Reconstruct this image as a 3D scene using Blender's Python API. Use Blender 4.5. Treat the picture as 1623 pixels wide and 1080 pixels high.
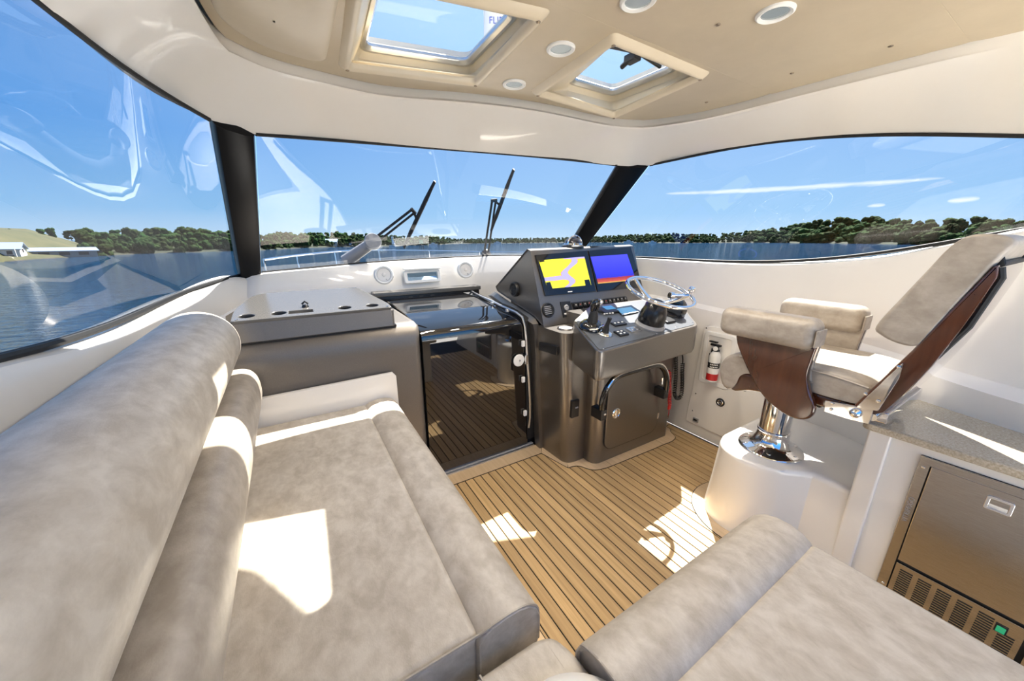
import bpy, bmesh, math, random
from mathutils import Vector, Matrix, noise
for o in list(bpy.data.objects):
    bpy.data.objects.remove(o)
S = bpy.context.scene
COL = S.collection
random.seed(7)
R = math.radians

# ---------------------------------------------------------------- camera
cd = bpy.data.cameras.new('camera'); cam = bpy.data.objects.new('camera', cd); COL.objects.link(cam)
cam.location = (0, 0, 1.5)
cam.rotation_euler = (R(90 - 15.7584), 0, R(-31.4981))
cd.sensor_fit = 'HORIZONTAL'; cd.sensor_width = 36.0; cd.lens = 36.0 * 567 / 1623
cd.clip_start = 0.02; cd.clip_end = 5000
S.camera = cam

# ---------------------------------------------------------------- sky, sun, exposure
SUN = Vector((0.53, 0.378, 1.0)).normalized()          # towards the sun: ahead, to starboard
W = bpy.data.worlds.new('sky'); S.world = W; W.use_nodes = True
nt = W.node_tree; nt.nodes.clear()
def N(t, typ, **kw):
    n = t.nodes.new(typ)
    for k, v in kw.items():
        if k.startswith('i_'):
            key = k[2:]; key = int(key) if key.isdigit() else key
            n.inputs[key].default_value = v
        else: setattr(n, k, v)
    return n
def ramp(t, stops, fac=None, interp='LINEAR'):
    r = t.nodes.new('ShaderNodeValToRGB'); e = r.color_ramp.elements; r.color_ramp.interpolation = interp
    while len(e) < len(stops): e.new(0.5)
    for i, (p, c) in enumerate(stops):
        e[i].position = p; e[i].color = (c[0], c[1], c[2], 1) if hasattr(c, '__len__') else (c, c, c, 1)
    if fac is not None: t.links.new(fac, r.inputs[0])
    return r
SKY_STRENGTH = 1.36
tc = N(nt, 'ShaderNodeTexCoord')
nrm = N(nt, 'ShaderNodeVectorMath', operation='NORMALIZE'); nt.links.new(tc.outputs['Generated'], nrm.inputs[0])
sep = N(nt, 'ShaderNodeSeparateXYZ'); nt.links.new(nrm.outputs[0], sep.inputs[0])
sky = ramp(nt, [(0.0, (.45, .61, .76)), (.06, (.23, .46, .72)), (.2, (.085, .29, .66)), (.45, (.055, .20, .54)), (1.0, (.05, .15, .42))], sep.outputs[2])
dot = N(nt, 'ShaderNodeVectorMath', operation='DOT_PRODUCT'); dot.inputs[1].default_value = SUN
nt.links.new(nrm.outputs[0], dot.inputs[0])
glow = N(nt, 'ShaderNodeMapRange', i_1=0.25, i_2=1.0, i_3=0.0, i_4=0.6); nt.links.new(dot.outputs['Value'], glow.inputs[0])
mixg = N(nt, 'ShaderNodeMix', data_type='RGBA'); mixg.inputs[7].default_value = (.62, .82, 1.0, 1)
nt.links.new(glow.outputs[0], mixg.inputs[0]); nt.links.new(sky.outputs[0], mixg.inputs[6])
# one long thin cirrus streak low over the starboard shore, two small puffs beneath it
az = N(nt, 'ShaderNodeMath', operation='ARCTAN2'); nt.links.new(sep.outputs[0], az.inputs[0]); nt.links.new(sep.outputs[1], az.inputs[1])
mp = N(nt, 'ShaderNodeMapping'); mp.inputs['Scale'].default_value = (9, 9, 70)
nt.links.new(nrm.outputs[0], mp.inputs[0])
nz = N(nt, 'ShaderNodeTexNoise', i_Scale=1.6, i_Detail=6.0, i_Roughness=.62); nt.links.new(mp.outputs[0], nz.inputs['Vector'])
def mth(op, a, b=None):
    n = N(nt, 'ShaderNodeMath', operation=op)
    for k, v in enumerate((a, b)):
        if v is None: continue
        if isinstance(v, (int, float)): n.inputs[k].default_value = v
        else: nt.links.new(v, n.inputs[k])
    return n.outputs[0]
def streak(a0, a1, z0, z1, half):
    t_ = mth('DIVIDE', mth('SUBTRACT', az.outputs[0], a0), a1 - a0)
    zc = mth('ADD', mth('MULTIPLY', t_, z1 - z0), z0)
    env = mth('MULTIPLY', mth('MULTIPLY', t_, mth('SUBTRACT', 1.0, t_)), 4.0)
    env = mth('POWER', mth('MAXIMUM', env, 0.0), .35)
    d = mth('ABSOLUTE', mth('SUBTRACT', sep.outputs[2], zc))
    q = mth('SUBTRACT', mth('MULTIPLY', env, mth('MULTIPLY', nz.outputs[0], half * 2)), d)
    return mth('MINIMUM', mth('MAXIMUM', mth('MULTIPLY', q, 1.1 / half), 0.0), .85)
cl = mth('MAXIMUM', streak(.93, 1.39, .1062, .1015, .0062), mth('MAXIMUM', streak(1.30, 1.325, .0615, .0625, .004), streak(1.40, 1.435, .0640, .0655, .0055)))
mixc = N(nt, 'ShaderNodeMix', data_type='RGBA'); mixc.inputs[7].default_value = (.80, .88, .95, 1)
nt.links.new(cl, mixc.inputs[0]); nt.links.new(mixg.outputs[2], mixc.inputs[6])
bg = N(nt, 'ShaderNodeBackground'); bg.inputs[1].default_value = SKY_STRENGTH
nt.links.new(mixc.outputs[2], bg.inputs[0])
wo = N(nt, 'ShaderNodeOutputWorld'); nt.links.new(bg.outputs[0], wo.inputs[0])

sl = bpy.data.lights.new('sun', 'SUN'); so = bpy.data.objects.new('sun', sl); COL.objects.link(so)
sl.energy = 21.0; sl.angle = R(0.53); sl.color = (1.0, .94, .84)
so.rotation_euler = SUN.to_track_quat('Z', 'Y').to_euler(); so.location = (6, 5, 12)
FILL_SPOT_W = 13.0
S.view_settings.view_transform = 'Standard'
try: S.view_settings.look = 'None'
except Exception: pass
S.view_settings.gamma = 1.0; S.view_settings.use_curve_mapping = False
S.view_settings.exposure = 1.0

# ---------------------------------------------------------------- materials
def newmat(name):
    m = bpy.data.materials.new(name); m.use_nodes = True
    t = m.node_tree; b = t.nodes['Principled BSDF']
    return m, t, b
def objcoord(t, scale=(1, 1, 1), rot=(0, 0, 0), kind='Object'):
    c = N(t, 'ShaderNodeTexCoord'); m = N(t, 'ShaderNodeMapping'); m.inputs['Scale'].default_value = scale; m.inputs['Rotation'].default_value = rot
    t.links.new(c.outputs[kind], m.inputs[0]); return m.outputs[0]
def bump(t, b, h, strength=.1, dist=.01):
    n = N(t, 'ShaderNodeBump'); n.inputs['Strength'].default_value = strength; n.inputs['Distance'].default_value = dist
    t.links.new(h, n.inputs['Height']); t.links.new(n.outputs[0], b.inputs['Normal'])
def plain(name, col, rough=.5, metal=0.0, coat=0.0, spec=.5):
    m, t, b = newmat(name)
    b.inputs['Base Color'].default_value = (*col, 1); b.inputs['Roughness'].default_value = rough; b.inputs['Metallic'].default_value = metal
    b.inputs['Coat Weight'].default_value = coat; b.inputs['Coat Roughness'].default_value = .04; b.inputs['Specular IOR Level'].default_value = spec
    nz = N(t, 'ShaderNodeTexNoise', i_Scale=90.0, i_Detail=3.0); t.links.new(objcoord(t), nz.inputs['Vector'])
    mr = N(t, 'ShaderNodeMapRange', i_3=max(0, rough - .03), i_4=rough + .03); t.links.new(nz.outputs[0], mr.inputs[0]); t.links.new(mr.outputs[0], b.inputs['Roughness'])
    return m
def mottled(name, c1, c2, scale, rough, coat=0, bstr=.08, detail=6.0, stretch=(1, 1, 1), lo=.35, hi=.68, metal=0.0, bscale=None):
    m, t, b = newmat(name)
    v = objcoord(t, stretch)
    nz = N(t, 'ShaderNodeTexNoise', i_Scale=scale, i_Detail=detail, i_Roughness=.62, i_Distortion=.25); t.links.new(v, nz.inputs['Vector'])
    r = ramp(t, [(lo, c1), (hi, c2)], nz.outputs[0]); t.links.new(r.outputs[0], b.inputs['Base Color'])
    b.inputs['Roughness'].default_value = rough; b.inputs['Coat Weight'].default_value = coat; b.inputs['Metallic'].default_value = metal
    b.inputs['Coat Roughness'].default_value = .05
    if bstr:
        n2 = N(t, 'ShaderNodeTexNoise', i_Scale=bscale or scale * 14, i_Detail=3.0); t.links.new(v, n2.inputs['Vector']); bump(t, b, n2.outputs[0], bstr, .004)
    return m
M = {}
M['gel'] = mottled('white_gelcoat', (.80, .765, .71), (.83, .80, .75), 2.0, .28, .35, 0)
M['gel_matt'] = mottled('white_liner', (.82, .80, .76), (.85, .83, .79), 2.0, .42, .1, 0)
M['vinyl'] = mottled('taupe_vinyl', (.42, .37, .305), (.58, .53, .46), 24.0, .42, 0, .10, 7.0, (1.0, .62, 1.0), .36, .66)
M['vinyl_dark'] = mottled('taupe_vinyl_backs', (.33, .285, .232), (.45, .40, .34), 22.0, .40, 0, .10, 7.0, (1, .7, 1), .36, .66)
M['head'] = mottled('beige_headliner_vinyl', (.50, .42, .295), (.55, .465, .33), 4.0, .36, .05, .05)
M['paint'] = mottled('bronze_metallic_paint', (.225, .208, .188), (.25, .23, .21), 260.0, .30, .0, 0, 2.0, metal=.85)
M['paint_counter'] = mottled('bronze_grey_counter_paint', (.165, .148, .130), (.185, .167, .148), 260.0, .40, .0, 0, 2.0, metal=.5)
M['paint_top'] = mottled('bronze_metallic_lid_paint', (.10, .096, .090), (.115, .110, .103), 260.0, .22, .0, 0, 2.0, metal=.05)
M['pod_top'] = mottled('slate_satin_panel', (.105, .115, .13), (.12, .13, .145), 200.0, .33, 0, .05, 2.0, metal=.2)
M['black'] = plain('black_plastic', (.012, .012, .013), .35)
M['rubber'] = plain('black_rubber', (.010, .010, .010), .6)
M['post'] = plain('black_pillar_cover', (.008, .008, .009), .3, 0, 0, .06)
M['cream'] = mottled('lit_headliner_vinyl', (.66, .575, .43), (.70, .615, .47), 4.0, .36, .05, .05)  # headliner vinyl lightened to imitate daylight on the hatch walls
M['blackgloss'] = plain('gloss_black', (.006, .006, .007), .08, 0, .6)
M['chrome'] = plain('polished_chrome', (.86, .86, .87), .045, 1.0)
M['steel'] = mottled('brushed_stainless', (.46, .42, .37), (.56, .52, .47), 30.0, .17, 0, .03, 4.0, (1, 1, 25), metal=1.0)
M['alu'] = plain('satin_aluminium', (.66, .66, .66), .3, 1.0)
M['white'] = plain('white_plastic', (.82, .82, .80), .35)
M['red'] = plain('red_plastic', (.55, .02, .02), .4)
M['grey'] = plain('grey_plastic', (.30, .30, .31), .4)
M['wood'] = mottled('varnished_mahogany', (.052, .0145, .006), (.100, .030, .0125), 7.0, .14, 1.0, 0, 4.0, (3, 3, .35), .3, .72)
M['stone'] = mottled('speckled_solid_surface', (.40, .335, .235), (.62, .55, .425), 150.0, .16, .2, 0, 4.0)
M['caulk'] = plain('black_deck_caulk', (.010, .009, .008), .7)
M['blue'] = plain('navy_fabric', (.02, .03, .09), .8)
M['lens'] = plain('frosted_lens', (.45, .52, .50), .15)
M['brass'] = plain('dull_bronze', (.34, .26, .18), .3, 1.0)

def teak(name, c1, c2):
    m, t, b = newmat(name)
    oi = N(t, 'ShaderNodeObjectInfo')
    v = objcoord(t, (45, 1.6, 45))
    add = N(t, 'ShaderNodeVectorMath', operation='ADD'); t.links.new(v, add.inputs[0])
    cx = N(t, 'ShaderNodeMath', operation='MULTIPLY', i_1=40.0); t.links.new(oi.outputs['Random'], cx.inputs[0]); t.links.new(cx.outputs[0], add.inputs[1])
    nz = N(t, 'ShaderNodeTexNoise', i_Scale=1.2, i_Detail=8.0, i_Roughness=.65, i_Distortion=.35); t.links.new(add.outputs[0], nz.inputs['Vector'])
    r = ramp(t, [(.28, c1), (.72, c2)], nz.outputs[0])
    hv = N(t, 'ShaderNodeHueSaturation'); mr = N(t, 'ShaderNodeMapRange', i_3=.84, i_4=1.12); t.links.new(oi.outputs['Random'], mr.inputs[0])
    t.links.new(mr.outputs[0], hv.inputs['Value']); t.links.new(r.outputs[0], hv.inputs['Color']); t.links.new(hv.outputs[0], b.inputs['Base Color'])
    b.inputs['Roughness'].default_value = .48
    bump(t, b, nz.outputs[0], .12, .002)
    return m
M['teak'] = teak('teak_planks', (.42, .27, .12), (.64, .44, .22))
M['teak_light'] = teak('teak_margin_boards', (.56, .40, .235), (.70, .53, .34))

def glass(name, tint, spec=1.0, k=1.0):
    m = bpy.data.materials.new(name); m.use_nodes = True; t = m.node_tree; t.nodes.clear()
    tr = N(t, 'ShaderNodeBsdfTransparent'); tr.inputs[0].default_value = (*tint, 1)
    gl = N(t, 'ShaderNodeBsdfGlossy'); gl.inputs['Roughness'].default_value = .0; gl.inputs[0].default_value = (spec, spec, spec, 1)
    ge = N(t, 'ShaderNodeNewGeometry'); io = N(t, 'ShaderNodeMapRange', i_3=1.5, i_4=1 / 1.5); t.links.new(ge.outputs['Backfacing'], io.inputs[0]); f0 = N(t, 'ShaderNodeFresnel'); t.links.new(io.outputs[0], f0.inputs[0]); fr = N(t, 'ShaderNodeMath', operation='MULTIPLY', i_1=k, use_clamp=True); t.links.new(f0.outputs[0], fr.inputs[0])
    mx = N(t, 'ShaderNodeMixShader'); o = N(t, 'ShaderNodeOutputMaterial')
    t.links.new(fr.outputs[0], mx.inputs[0]); t.links.new(tr.outputs[0], mx.inputs[1]); t.links.new(gl.outputs[0], mx.inputs[2]); t.links.new(mx.outputs[0], o.inputs[0])
    return m
M['glass'] = glass('tinted_window_glass', (.44, .45, .47))
M['hatchglass'] = glass('hatch_glass', (.60, .61, .60), 1.0, .45)
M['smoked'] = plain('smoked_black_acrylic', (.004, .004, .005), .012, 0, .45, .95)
M['clear'] = glass('clear_dome', (.55, .56, .60))

def emis(name, build, strength):
    m, t, b = newmat(name)
    c = build(t); b.inputs['Base Color'].default_value = (.01, .01, .01, 1); b.inputs['Roughness'].default_value = .12
    t.links.new(c, b.inputs['Emission Color']); b.inputs['Emission Strength'].default_value = strength
    return m
def chart(t):
    v = objcoord(t, (1, 1, 1), kind='UV')
    nz = N(t, 'ShaderNodeTexNoise', i_Scale=3.0, i_Detail=4.0, i_Distortion=.4); t.links.new(v, nz.inputs['Vector'])
    sp = N(t, 'ShaderNodeSeparateXYZ'); t.links.new(v, sp.inputs[0])
    # winding river: distance of u from a wandering centre line, plus a western arm
    a = N(t, 'ShaderNodeMath', operation='MULTIPLY', i_1=9.0); t.links.new(sp.outputs[1], a.inputs[0])
    s = N(t, 'ShaderNodeMath', operation='SINE'); t.links.new(a.outputs[0], s.inputs[0])
    s2 = N(t, 'ShaderNodeMath', operation='MULTIPLY_ADD', i_1=.09, i_2=.56); t.links.new(s.outputs[0], s2.inputs[0])
    sl_ = N(t, 'ShaderNodeMath', operation='MULTIPLY_ADD', i_1=.24, i_2=-.12); t.links.new(sp.outputs[1], sl_.inputs[0])
    ct = N(t, 'ShaderNodeMath', operation='ADD'); t.links.new(s2.outputs[0], ct.inputs[0]); t.links.new(sl_.outputs[0], ct.inputs[1])
    d = N(t, 'ShaderNodeMath', operation='SUBTRACT'); t.links.new(sp.outputs[0], d.inputs[0]); t.links.new(ct.outputs[0], d.inputs[1])
    ab = N(t, 'ShaderNodeMath', operation='ABSOLUTE'); t.links.new(d.outputs[0], ab.inputs[0])
    dy = N(t, 'ShaderNodeMath', operation='SUBTRACT', i_1=.34); t.links.new(sp.outputs[1], dy.inputs[0])
    ay = N(t, 'ShaderNodeMath', operation='ABSOLUTE'); t.links.new(dy.outputs[0], ay.inputs[0])
    far = N(t, 'ShaderNodeMath', operation='GREATER_THAN', i_1=.55); t.links.new(sp.outputs[0], far.inputs[0])
    ay2 = N(t, 'ShaderNodeMath', operation='MULTIPLY_ADD', i_1=1.0); t.links.new(far.outputs[0], ay2.inputs[0]); t.links.new(ay.outputs[0], ay2.inputs[2])
    # northern bay
    dn = N(t, 'ShaderNodeMath', operation='SUBTRACT', i_0=1.02); t.links.new(sp.outputs[1], dn.inputs[1])
    west = N(t, 'ShaderNodeMath', operation='LESS_THAN', i_1=.52); t.links.new(sp.outputs[0], west.inputs[0])
    dn2 = N(t, 'ShaderNodeMath', operation='ADD'); t.links.new(dn.outputs[0], dn2.inputs[0]); t.links.new(west.outputs[0], dn2.inputs[1])
    m1 = N(t, 'ShaderNodeMath', operation='MINIMUM'); t.links.new(ab.outputs[0], m1.inputs[0]); t.links.new(ay2.outputs[0], m1.inputs[1])
    m2 = N(t, 'ShaderNodeMath', operation='MINIMUM'); t.links.new(m1.outputs[0], m2.inputs[0]); t.links.new(dn2.outputs[0], m2.inputs[1])
    ns = N(t, 'ShaderNodeMath', operation='MULTIPLY_ADD', i_1=.14, i_2=-.07); t.links.new(nz.outputs[0], ns.inputs[0])
    dd = N(t, 'ShaderNodeMath', operation='ADD'); t.links.new(m2.outputs[0], dd.inputs[0]); t.links.new(ns.outputs[0], dd.inputs[1])
    r = ramp(t, [(0, (.36, .33, .86)), (.055, (.45, .42, .90)), (.06, (.55, .10, .12)), (.068, (.55, .10, .12)), (.072, (.80, .76, .03)), (1, (.82, .78, .02))], dd.outputs[0], 'CONSTANT')
    return r.outputs[0]
def sonar(t):
    v = objcoord(t, (1, 1, 1), kind='UV'); sp = N(t, 'ShaderNodeSeparateXYZ'); t.links.new(v, sp.inputs[0])
    nz = N(t, 'ShaderNodeTexNoise', i_Scale=14.0, i_Detail=4.0); t.links.new(v, nz.inputs['Vector'])
    ns = N(t, 'ShaderNodeMath', operation='MULTIPLY_ADD', i_1=.05, i_2=-.025); t.links.new(nz.outputs[0], ns.inputs[0])
    y = N(t, 'ShaderNodeMath', operation='ADD'); t.links.new(sp.outputs[1], y.inputs[0]); t.links.new(ns.outputs[0], y.inputs[1])
    r = ramp(t, [(0, (.55, .35, .05)), (.05, (.40, .06, .04)), (.17, (.22, .02, .03)), (.20, (.02, .02, .42)), (.5, (.03, .03, .55)), (1, (.05, .05, .62))], y.outputs[0], 'LINEAR')
    sc = N(t, 'ShaderNodeTexVoronoi', i_Scale=26.0); t.links.new(v, sc.inputs['Vector'])
    sp2 = ramp(t, [(0, 1), (.06, 0), (1, 0)], sc.outputs['Distance'])
    mx = N(t, 'ShaderNodeMix', data_type='RGBA'); mx.inputs[7].default_value = (.15, .25, .9, 1); t.links.new(sp2.outputs[0], mx.inputs[0]); t.links.new(r.outputs[0], mx.inputs[6])
    return mx.outputs[2]
def flatcol(c):
    def f(t):
        n = N(t, 'ShaderNodeRGB'); n.outputs[0].default_value = (*c, 1); return n.outputs[0]
    return f
M['chart'] = emis('chart_plotter_picture', chart, .95)
M['sonar'] = emis('sonar_picture', sonar, 1.0)
M['led'] = emis('blue_led_ring', flatcol((.08, .10, .9)), 1.6)
M['lcd'] = emis('small_blue_lcd', flatcol((.10, .35, .62)), .45)
M['greenled'] = emis('green_power_lamp', flatcol((.02, .35, .16)), .5)
M['redled'] = emis('red_switch_lamp', flatcol((.8, .05, .05)), .4)
M['lens_glow'] = emis('downlight_lens_glow', flatcol((.9, .95, .88)), .16)  # faint glow added to lenses of fittings that are otherwise off

# ---------------------------------------------------------------- helpers
WL = {}
def thing(name, label, cat, loc=(0, 0, 0), group=None):
    o = bpy.data.objects.new(name, None); COL.objects.link(o); o.empty_display_size = .05
    o.location = loc; o['label'] = label; o['category'] = cat
    if group: o['group'] = group
    WL[o] = Vector(loc); return o
def obj(name, bm, mat, parent=None, label=None, ang=35, origin=None, kind=None, solid=None):
    me = bpy.data.meshes.new(name)
    base = WL.get(parent, Vector((0, 0, 0))) if parent else Vector((0, 0, 0))
    org = Vector(origin) if origin is not None else base
    bmesh.ops.translate(bm, verts=bm.verts, vec=-org)
    bm.normal_update()
    bm.to_mesh(me); bm.free()
    for m in (mat if isinstance(mat, (list, tuple)) else [mat]): me.materials.append(m)
    for p in me.polygons: p.use_smooth = True
    me.set_sharp_from_angle(angle=R(ang))
    o = bpy.data.objects.new(name, me); COL.objects.link(o)
    if parent: o.parent = parent
    o.location = org - base
    WL[o] = org
    if label: o['label'] = label
    if kind: o['kind'] = kind
    if kind != 'stuff' and ang < 90:
        wn_ = o.modifiers.new('weighted_normals', 'WEIGHTED_NORMAL'); wn_.keep_sharp = True; wn_.weight = 50
    if solid:
        s = o.modifiers.new('thickness', 'SOLIDIFY'); s.thickness = solid; s.offset = -1
    return o
def tag(o, label, cat, group=None, kind=None):
    if kind: o['kind'] = kind
    if label: o['label'] = label
    if cat: o['category'] = cat
    if group: o['group'] = group
    return o
def struct(name, bm, mat, parent=None, **k): return obj(name, bm, mat, parent, kind='structure' if parent is None else None, **k)
def NB(): return bmesh.new()
def box(bm, lo, hi, bev=0.0, seg=2, mat=None):
    lo, hi = Vector(lo), Vector(hi); c = (lo + hi) / 2; s = hi - lo
    r = bmesh.ops.create_cube(bm, size=1.0)
    vs = r['verts']
    bmesh.ops.scale(bm, vec=(abs(s.x), abs(s.y), abs(s.z)), verts=vs)
    if bev:
        es = list({e for v in vs for e in v.link_edges})
        q = bmesh.ops.bevel(bm, geom=es, offset=bev, segments=seg, profile=.5, affect='EDGES')
        vs = list({v for v in q['verts']} | {v for v in vs if v.is_valid})
    if mat is not None: bmesh.ops.transform(bm, matrix=mat, verts=vs)
    bmesh.ops.translate(bm, vec=c, verts=vs)
    return vs
def frame(n, up=(0, 0, 1)):
    n = Vector(n).normalized(); up = Vector(up)
    if abs(n.dot(up)) > .98: up = Vector((0, 1, 0))
    x = up.cross(n).normalized(); y = n.cross(x).normalized()
    return x, y, n
def lathe(bm, prof, org, axis=(0, 0, 1), n=24, sx=1.0, sy=1.0, up=(0, 0, 1), cap=True):
    x, y, a = frame(axis, up); org = Vector(org); rings = []
    for r, h in prof:
        rings.append([bm.verts.new(org + a * h + x * (r * sx * math.cos(2 * math.pi * i / n)) + y * (r * sy * math.sin(2 * math.pi * i / n))) for i in range(n)])
    for p, q in zip(rings, rings[1:]):
        for i in range(n): bm.faces.new((p[i], p[(i + 1) % n], q[(i + 1) % n], q[i]))
    if cap:
        if prof[0][0] > 1e-6: bm.faces.new(rings[0][::-1])
        if prof[-1][0] > 1e-6: bm.faces.new(rings[-1])
def cyl(bm, p0, p1, r0, r1=None, n=16, bev=0.0):
    p0, p1 = Vector(p0), Vector(p1); d = (p1 - p0); L = d.length; r1 = r0 if r1 is None else r1
    prof = [(r0, 0), (r1, L)] if not bev else [(r0 - bev, 0), (r0, bev), (r1, L - bev), (r1 - bev, L)]
    lathe(bm, prof, p0, d, n)
def tube(bm, pts, r, n=10, closed=False, flat=1.0):
    pts = [Vector(p) for p in pts]; rings = []; m = len(pts); prev = None
    for i, p in enumerate(pts):
        if closed: t = pts[(i + 1) % m] - pts[i - 1]
        else: t = pts[min(i + 1, m - 1)] - pts[max(i - 1, 0)]
        t.normalize()
        if prev is None:
            x = Vector((0, 0, 1)).cross(t)
            if x.length < .05: x = Vector((1, 0, 0)).cross(t)
        else: x = prev - t * prev.dot(t)
        x.normalize(); prev = x; y = t.cross(x)
        rr = r[i] if isinstance(r, (list, tuple)) else r
        rings.append([bm.verts.new(p + x * (rr * math.cos(2 * math.pi * k / n)) + y * (rr * flat * math.sin(2 * math.pi * k / n))) for k in range(n)])
    prs = list(zip(rings, rings[1:])) + ([(rings[-1], rings[0])] if closed else [])
    for a, b in prs:
        for k in range(n): bm.faces.new((a[k], a[(k + 1) % n], b[(k + 1) % n], b[k]))
    if not closed: bm.faces.new(rings[0][::-1]); bm.faces.new(rings[-1])
def cat(pts, n=6, closed=False):
    pts = [Vector(p) for p in pts]; out = []; m = len(pts)
    rng = range(m if closed else m - 1)
    for i in rng:
        if closed: p0, p1, p2, p3 = pts[i - 1], pts[i], pts[(i + 1) % m], pts[(i + 2) % m]
        else: p0, p1, p2, p3 = pts[max(i - 1, 0)], pts[i], pts[i + 1], pts[min(i + 2, m - 1)]
        for k in range(n):
            s = k / n
            out.append(.5 * ((2 * p1) + (p2 - p0) * s + (2 * p0 - 5 * p1 + 4 * p2 - p3) * s * s + (3 * p1 - p0 - 3 * p2 + p3) * s ** 3))
    if not closed: out.append(pts[-1])
    return out
def resample(pts, n):
    pts = [Vector(p) for p in pts]; L = [0]
    for a, b in zip(pts, pts[1:]): L.append(L[-1] + (b - a).length)
    out = []; j = 0
    for i in range(n):
        s = L[-1] * i / (n - 1)
        while j < len(pts) - 2 and L[j + 1] < s: j += 1
        f = (s - L[j]) / max(1e-9, L[j + 1] - L[j]); out.append(pts[j].lerp(pts[j + 1], min(1, max(0, f))))
    return out
def loft(bm, rows, closed=False, cap=False, flip=False):
    V = [[bm.verts.new(p) for p in r] for r in rows]
    for a, b in zip(V, V[1:]):
        m = len(a)
        for i in range(m if closed else m - 1):
            f = (a[i], a[(i + 1) % m], b[(i + 1) % m], b[i])
            try: bm.faces.new(f[::-1] if flip else f)
            except ValueError: pass
    if cap: bm.faces.new(V[0][::-1]); bm.faces.new(V[-1])
    return V
def prism(bm, pts, vec, bev=0.0, seg=2):
    pts = [Vector(p) for p in pts]; vec = Vector(vec)
    a = [bm.verts.new(p) for p in pts]; b = [bm.verts.new(p + vec) for p in pts]; m = len(pts)
    fs = [bm.faces.new(a[::-1]), bm.faces.new(b)]
    for i in range(m): fs.append(bm.faces.new((a[i], a[(i + 1) % m], b[(i + 1) % m], b[i])))
    bmesh.ops.recalc_face_normals(bm, faces=fs)
    if bev:
        es = list(fs[0].edges) + list(fs[1].edges)
        bmesh.ops.bevel(bm, geom=es, offset=bev, segments=seg, profile=.5, affect='EDGES')
def rr(w, h, r, n=5):
    out = []
    for cx, cy, a0 in ((w / 2 - r, h / 2 - r, 0), (-w / 2 + r, h / 2 - r, 90), (-w / 2 + r, -h / 2 + r, 180), (w / 2 - r, -h / 2 + r, 270)):
        for k in range(n + 1):
            a = R(a0 + 90 * k / n); out.append((cx + r * math.cos(a), cy + r * math.sin(a)))
    return out
def on(org, x, y, pts2): 
    org, x, y = Vector(org), Vector(x), Vector(y)
    return [org + x * a + y * b for a, b in pts2]
def roundpoly(pts, rads, n=5):
    pts = [Vector(p) for p in pts]; out = []; m = len(pts)
    for i in range(m):
        p = pts[i]; r = rads[i] if isinstance(rads, (list, tuple)) else rads
        a = (pts[i - 1] - p); b = (pts[(i + 1) % m] - p)
        if r <= 0: out.append(p); continue
        d = min(r, a.length * .49, b.length * .49); A = p + a.normalized() * d; B = p + b.normalized() * d
        for k in range(n + 1):
            s = k / n; out.append(A * (1 - s) ** 2 + p * 2 * s * (1 - s) + B * s * s)
    return out
def holed(outline, holes, thick, z=0.0, bev=0.0):
    """flat plate in x,y with holes, made from a filled 2-D curve; returns a bmesh"""
    cu = bpy.data.curves.new('tmp', 'CURVE'); cu.dimensions = '2D'; cu.fill_mode = 'BOTH'; cu.extrude = thick / 2 - bev; cu.bevel_depth = bev; cu.bevel_resolution = 2
    for ring in [outline] + list(holes):
        sp = cu.splines.new('POLY'); sp.points.add(len(ring) - 1); sp.use_cyclic_u = True
        for i, p in enumerate(ring): sp.points[i].co = (p[0], p[1], 0, 1)
    o = bpy.data.objects.new('tmp', cu); COL.objects.link(o)
    dg = bpy.context.evaluated_depsgraph_get(); me = bpy.data.meshes.new_from_object(o.evaluated_get(dg))
    bm = NB(); bm.from_mesh(me)
    bmesh.ops.translate(bm, verts=bm.verts, vec=(0, 0, z))
    bpy.data.objects.remove(o); bpy.data.curves.remove(cu); bpy.data.meshes.remove(me)
    return bm
def xf(bm, org, x, y, z=None):
    """carry a bmesh built in local x,y,z onto a frame in the scene"""
    x, y = Vector(x).normalized(), Vector(y).normalized(); z = x.cross(y)
    m = Matrix((( x.x, y.x, z.x, org[0]), (x.y, y.y, z.y, org[1]), (x.z, y.z, z.z, org[2]), (0, 0, 0, 1)))
    bmesh.ops.transform(bm, matrix=m, verts=bm.verts); return bm
def text(name, s, size, org, x, y, mat, parent=None, depth=.0006, align='CENTER'):
    cu = bpy.data.curves.new('tmp', 'FONT'); cu.body = s; cu.size = size; cu.extrude = depth; cu.align_x = align; cu.align_y = 'CENTER'
    o = bpy.data.objects.new('tmp', cu); COL.objects.link(o)
    dg = bpy.context.evaluated_depsgraph_get(); me = bpy.data.meshes.new_from_object(o.evaluated_get(dg))
    bm = NB(); bm.from_mesh(me); bpy.data.objects.remove(o); bpy.data.curves.remove(cu); bpy.data.meshes.remove(me)
    return obj(name, xf(bm, org, x, y), mat, parent)
def copy_tree(o, parent=None):
    c = o.copy(); COL.objects.link(c)
    if parent: c.parent = parent
    for ch in list(o.children): copy_tree(ch, c)
    return c
def screws(parent, spots, normal, r=.006, mat=None, name='screw'):
    me = None
    for p in spots:
        if me is None:
            bm = NB(); lathe(bm, [(r, 0), (r * .9, r * .35), (r * .3, r * .55), (0.0001, r * .5)], (0, 0, 0), normal, 10)
            o = obj(name, bm, mat or M['chrome'], parent, origin=(0, 0, 0)); me = o.data
        else:
            o = bpy.data.objects.new(name, me); COL.objects.link(o); o.parent = parent
        o.location = Vector(p) - WL.get(parent, Vector((0, 0, 0))); WL[o] = Vector(p)

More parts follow.
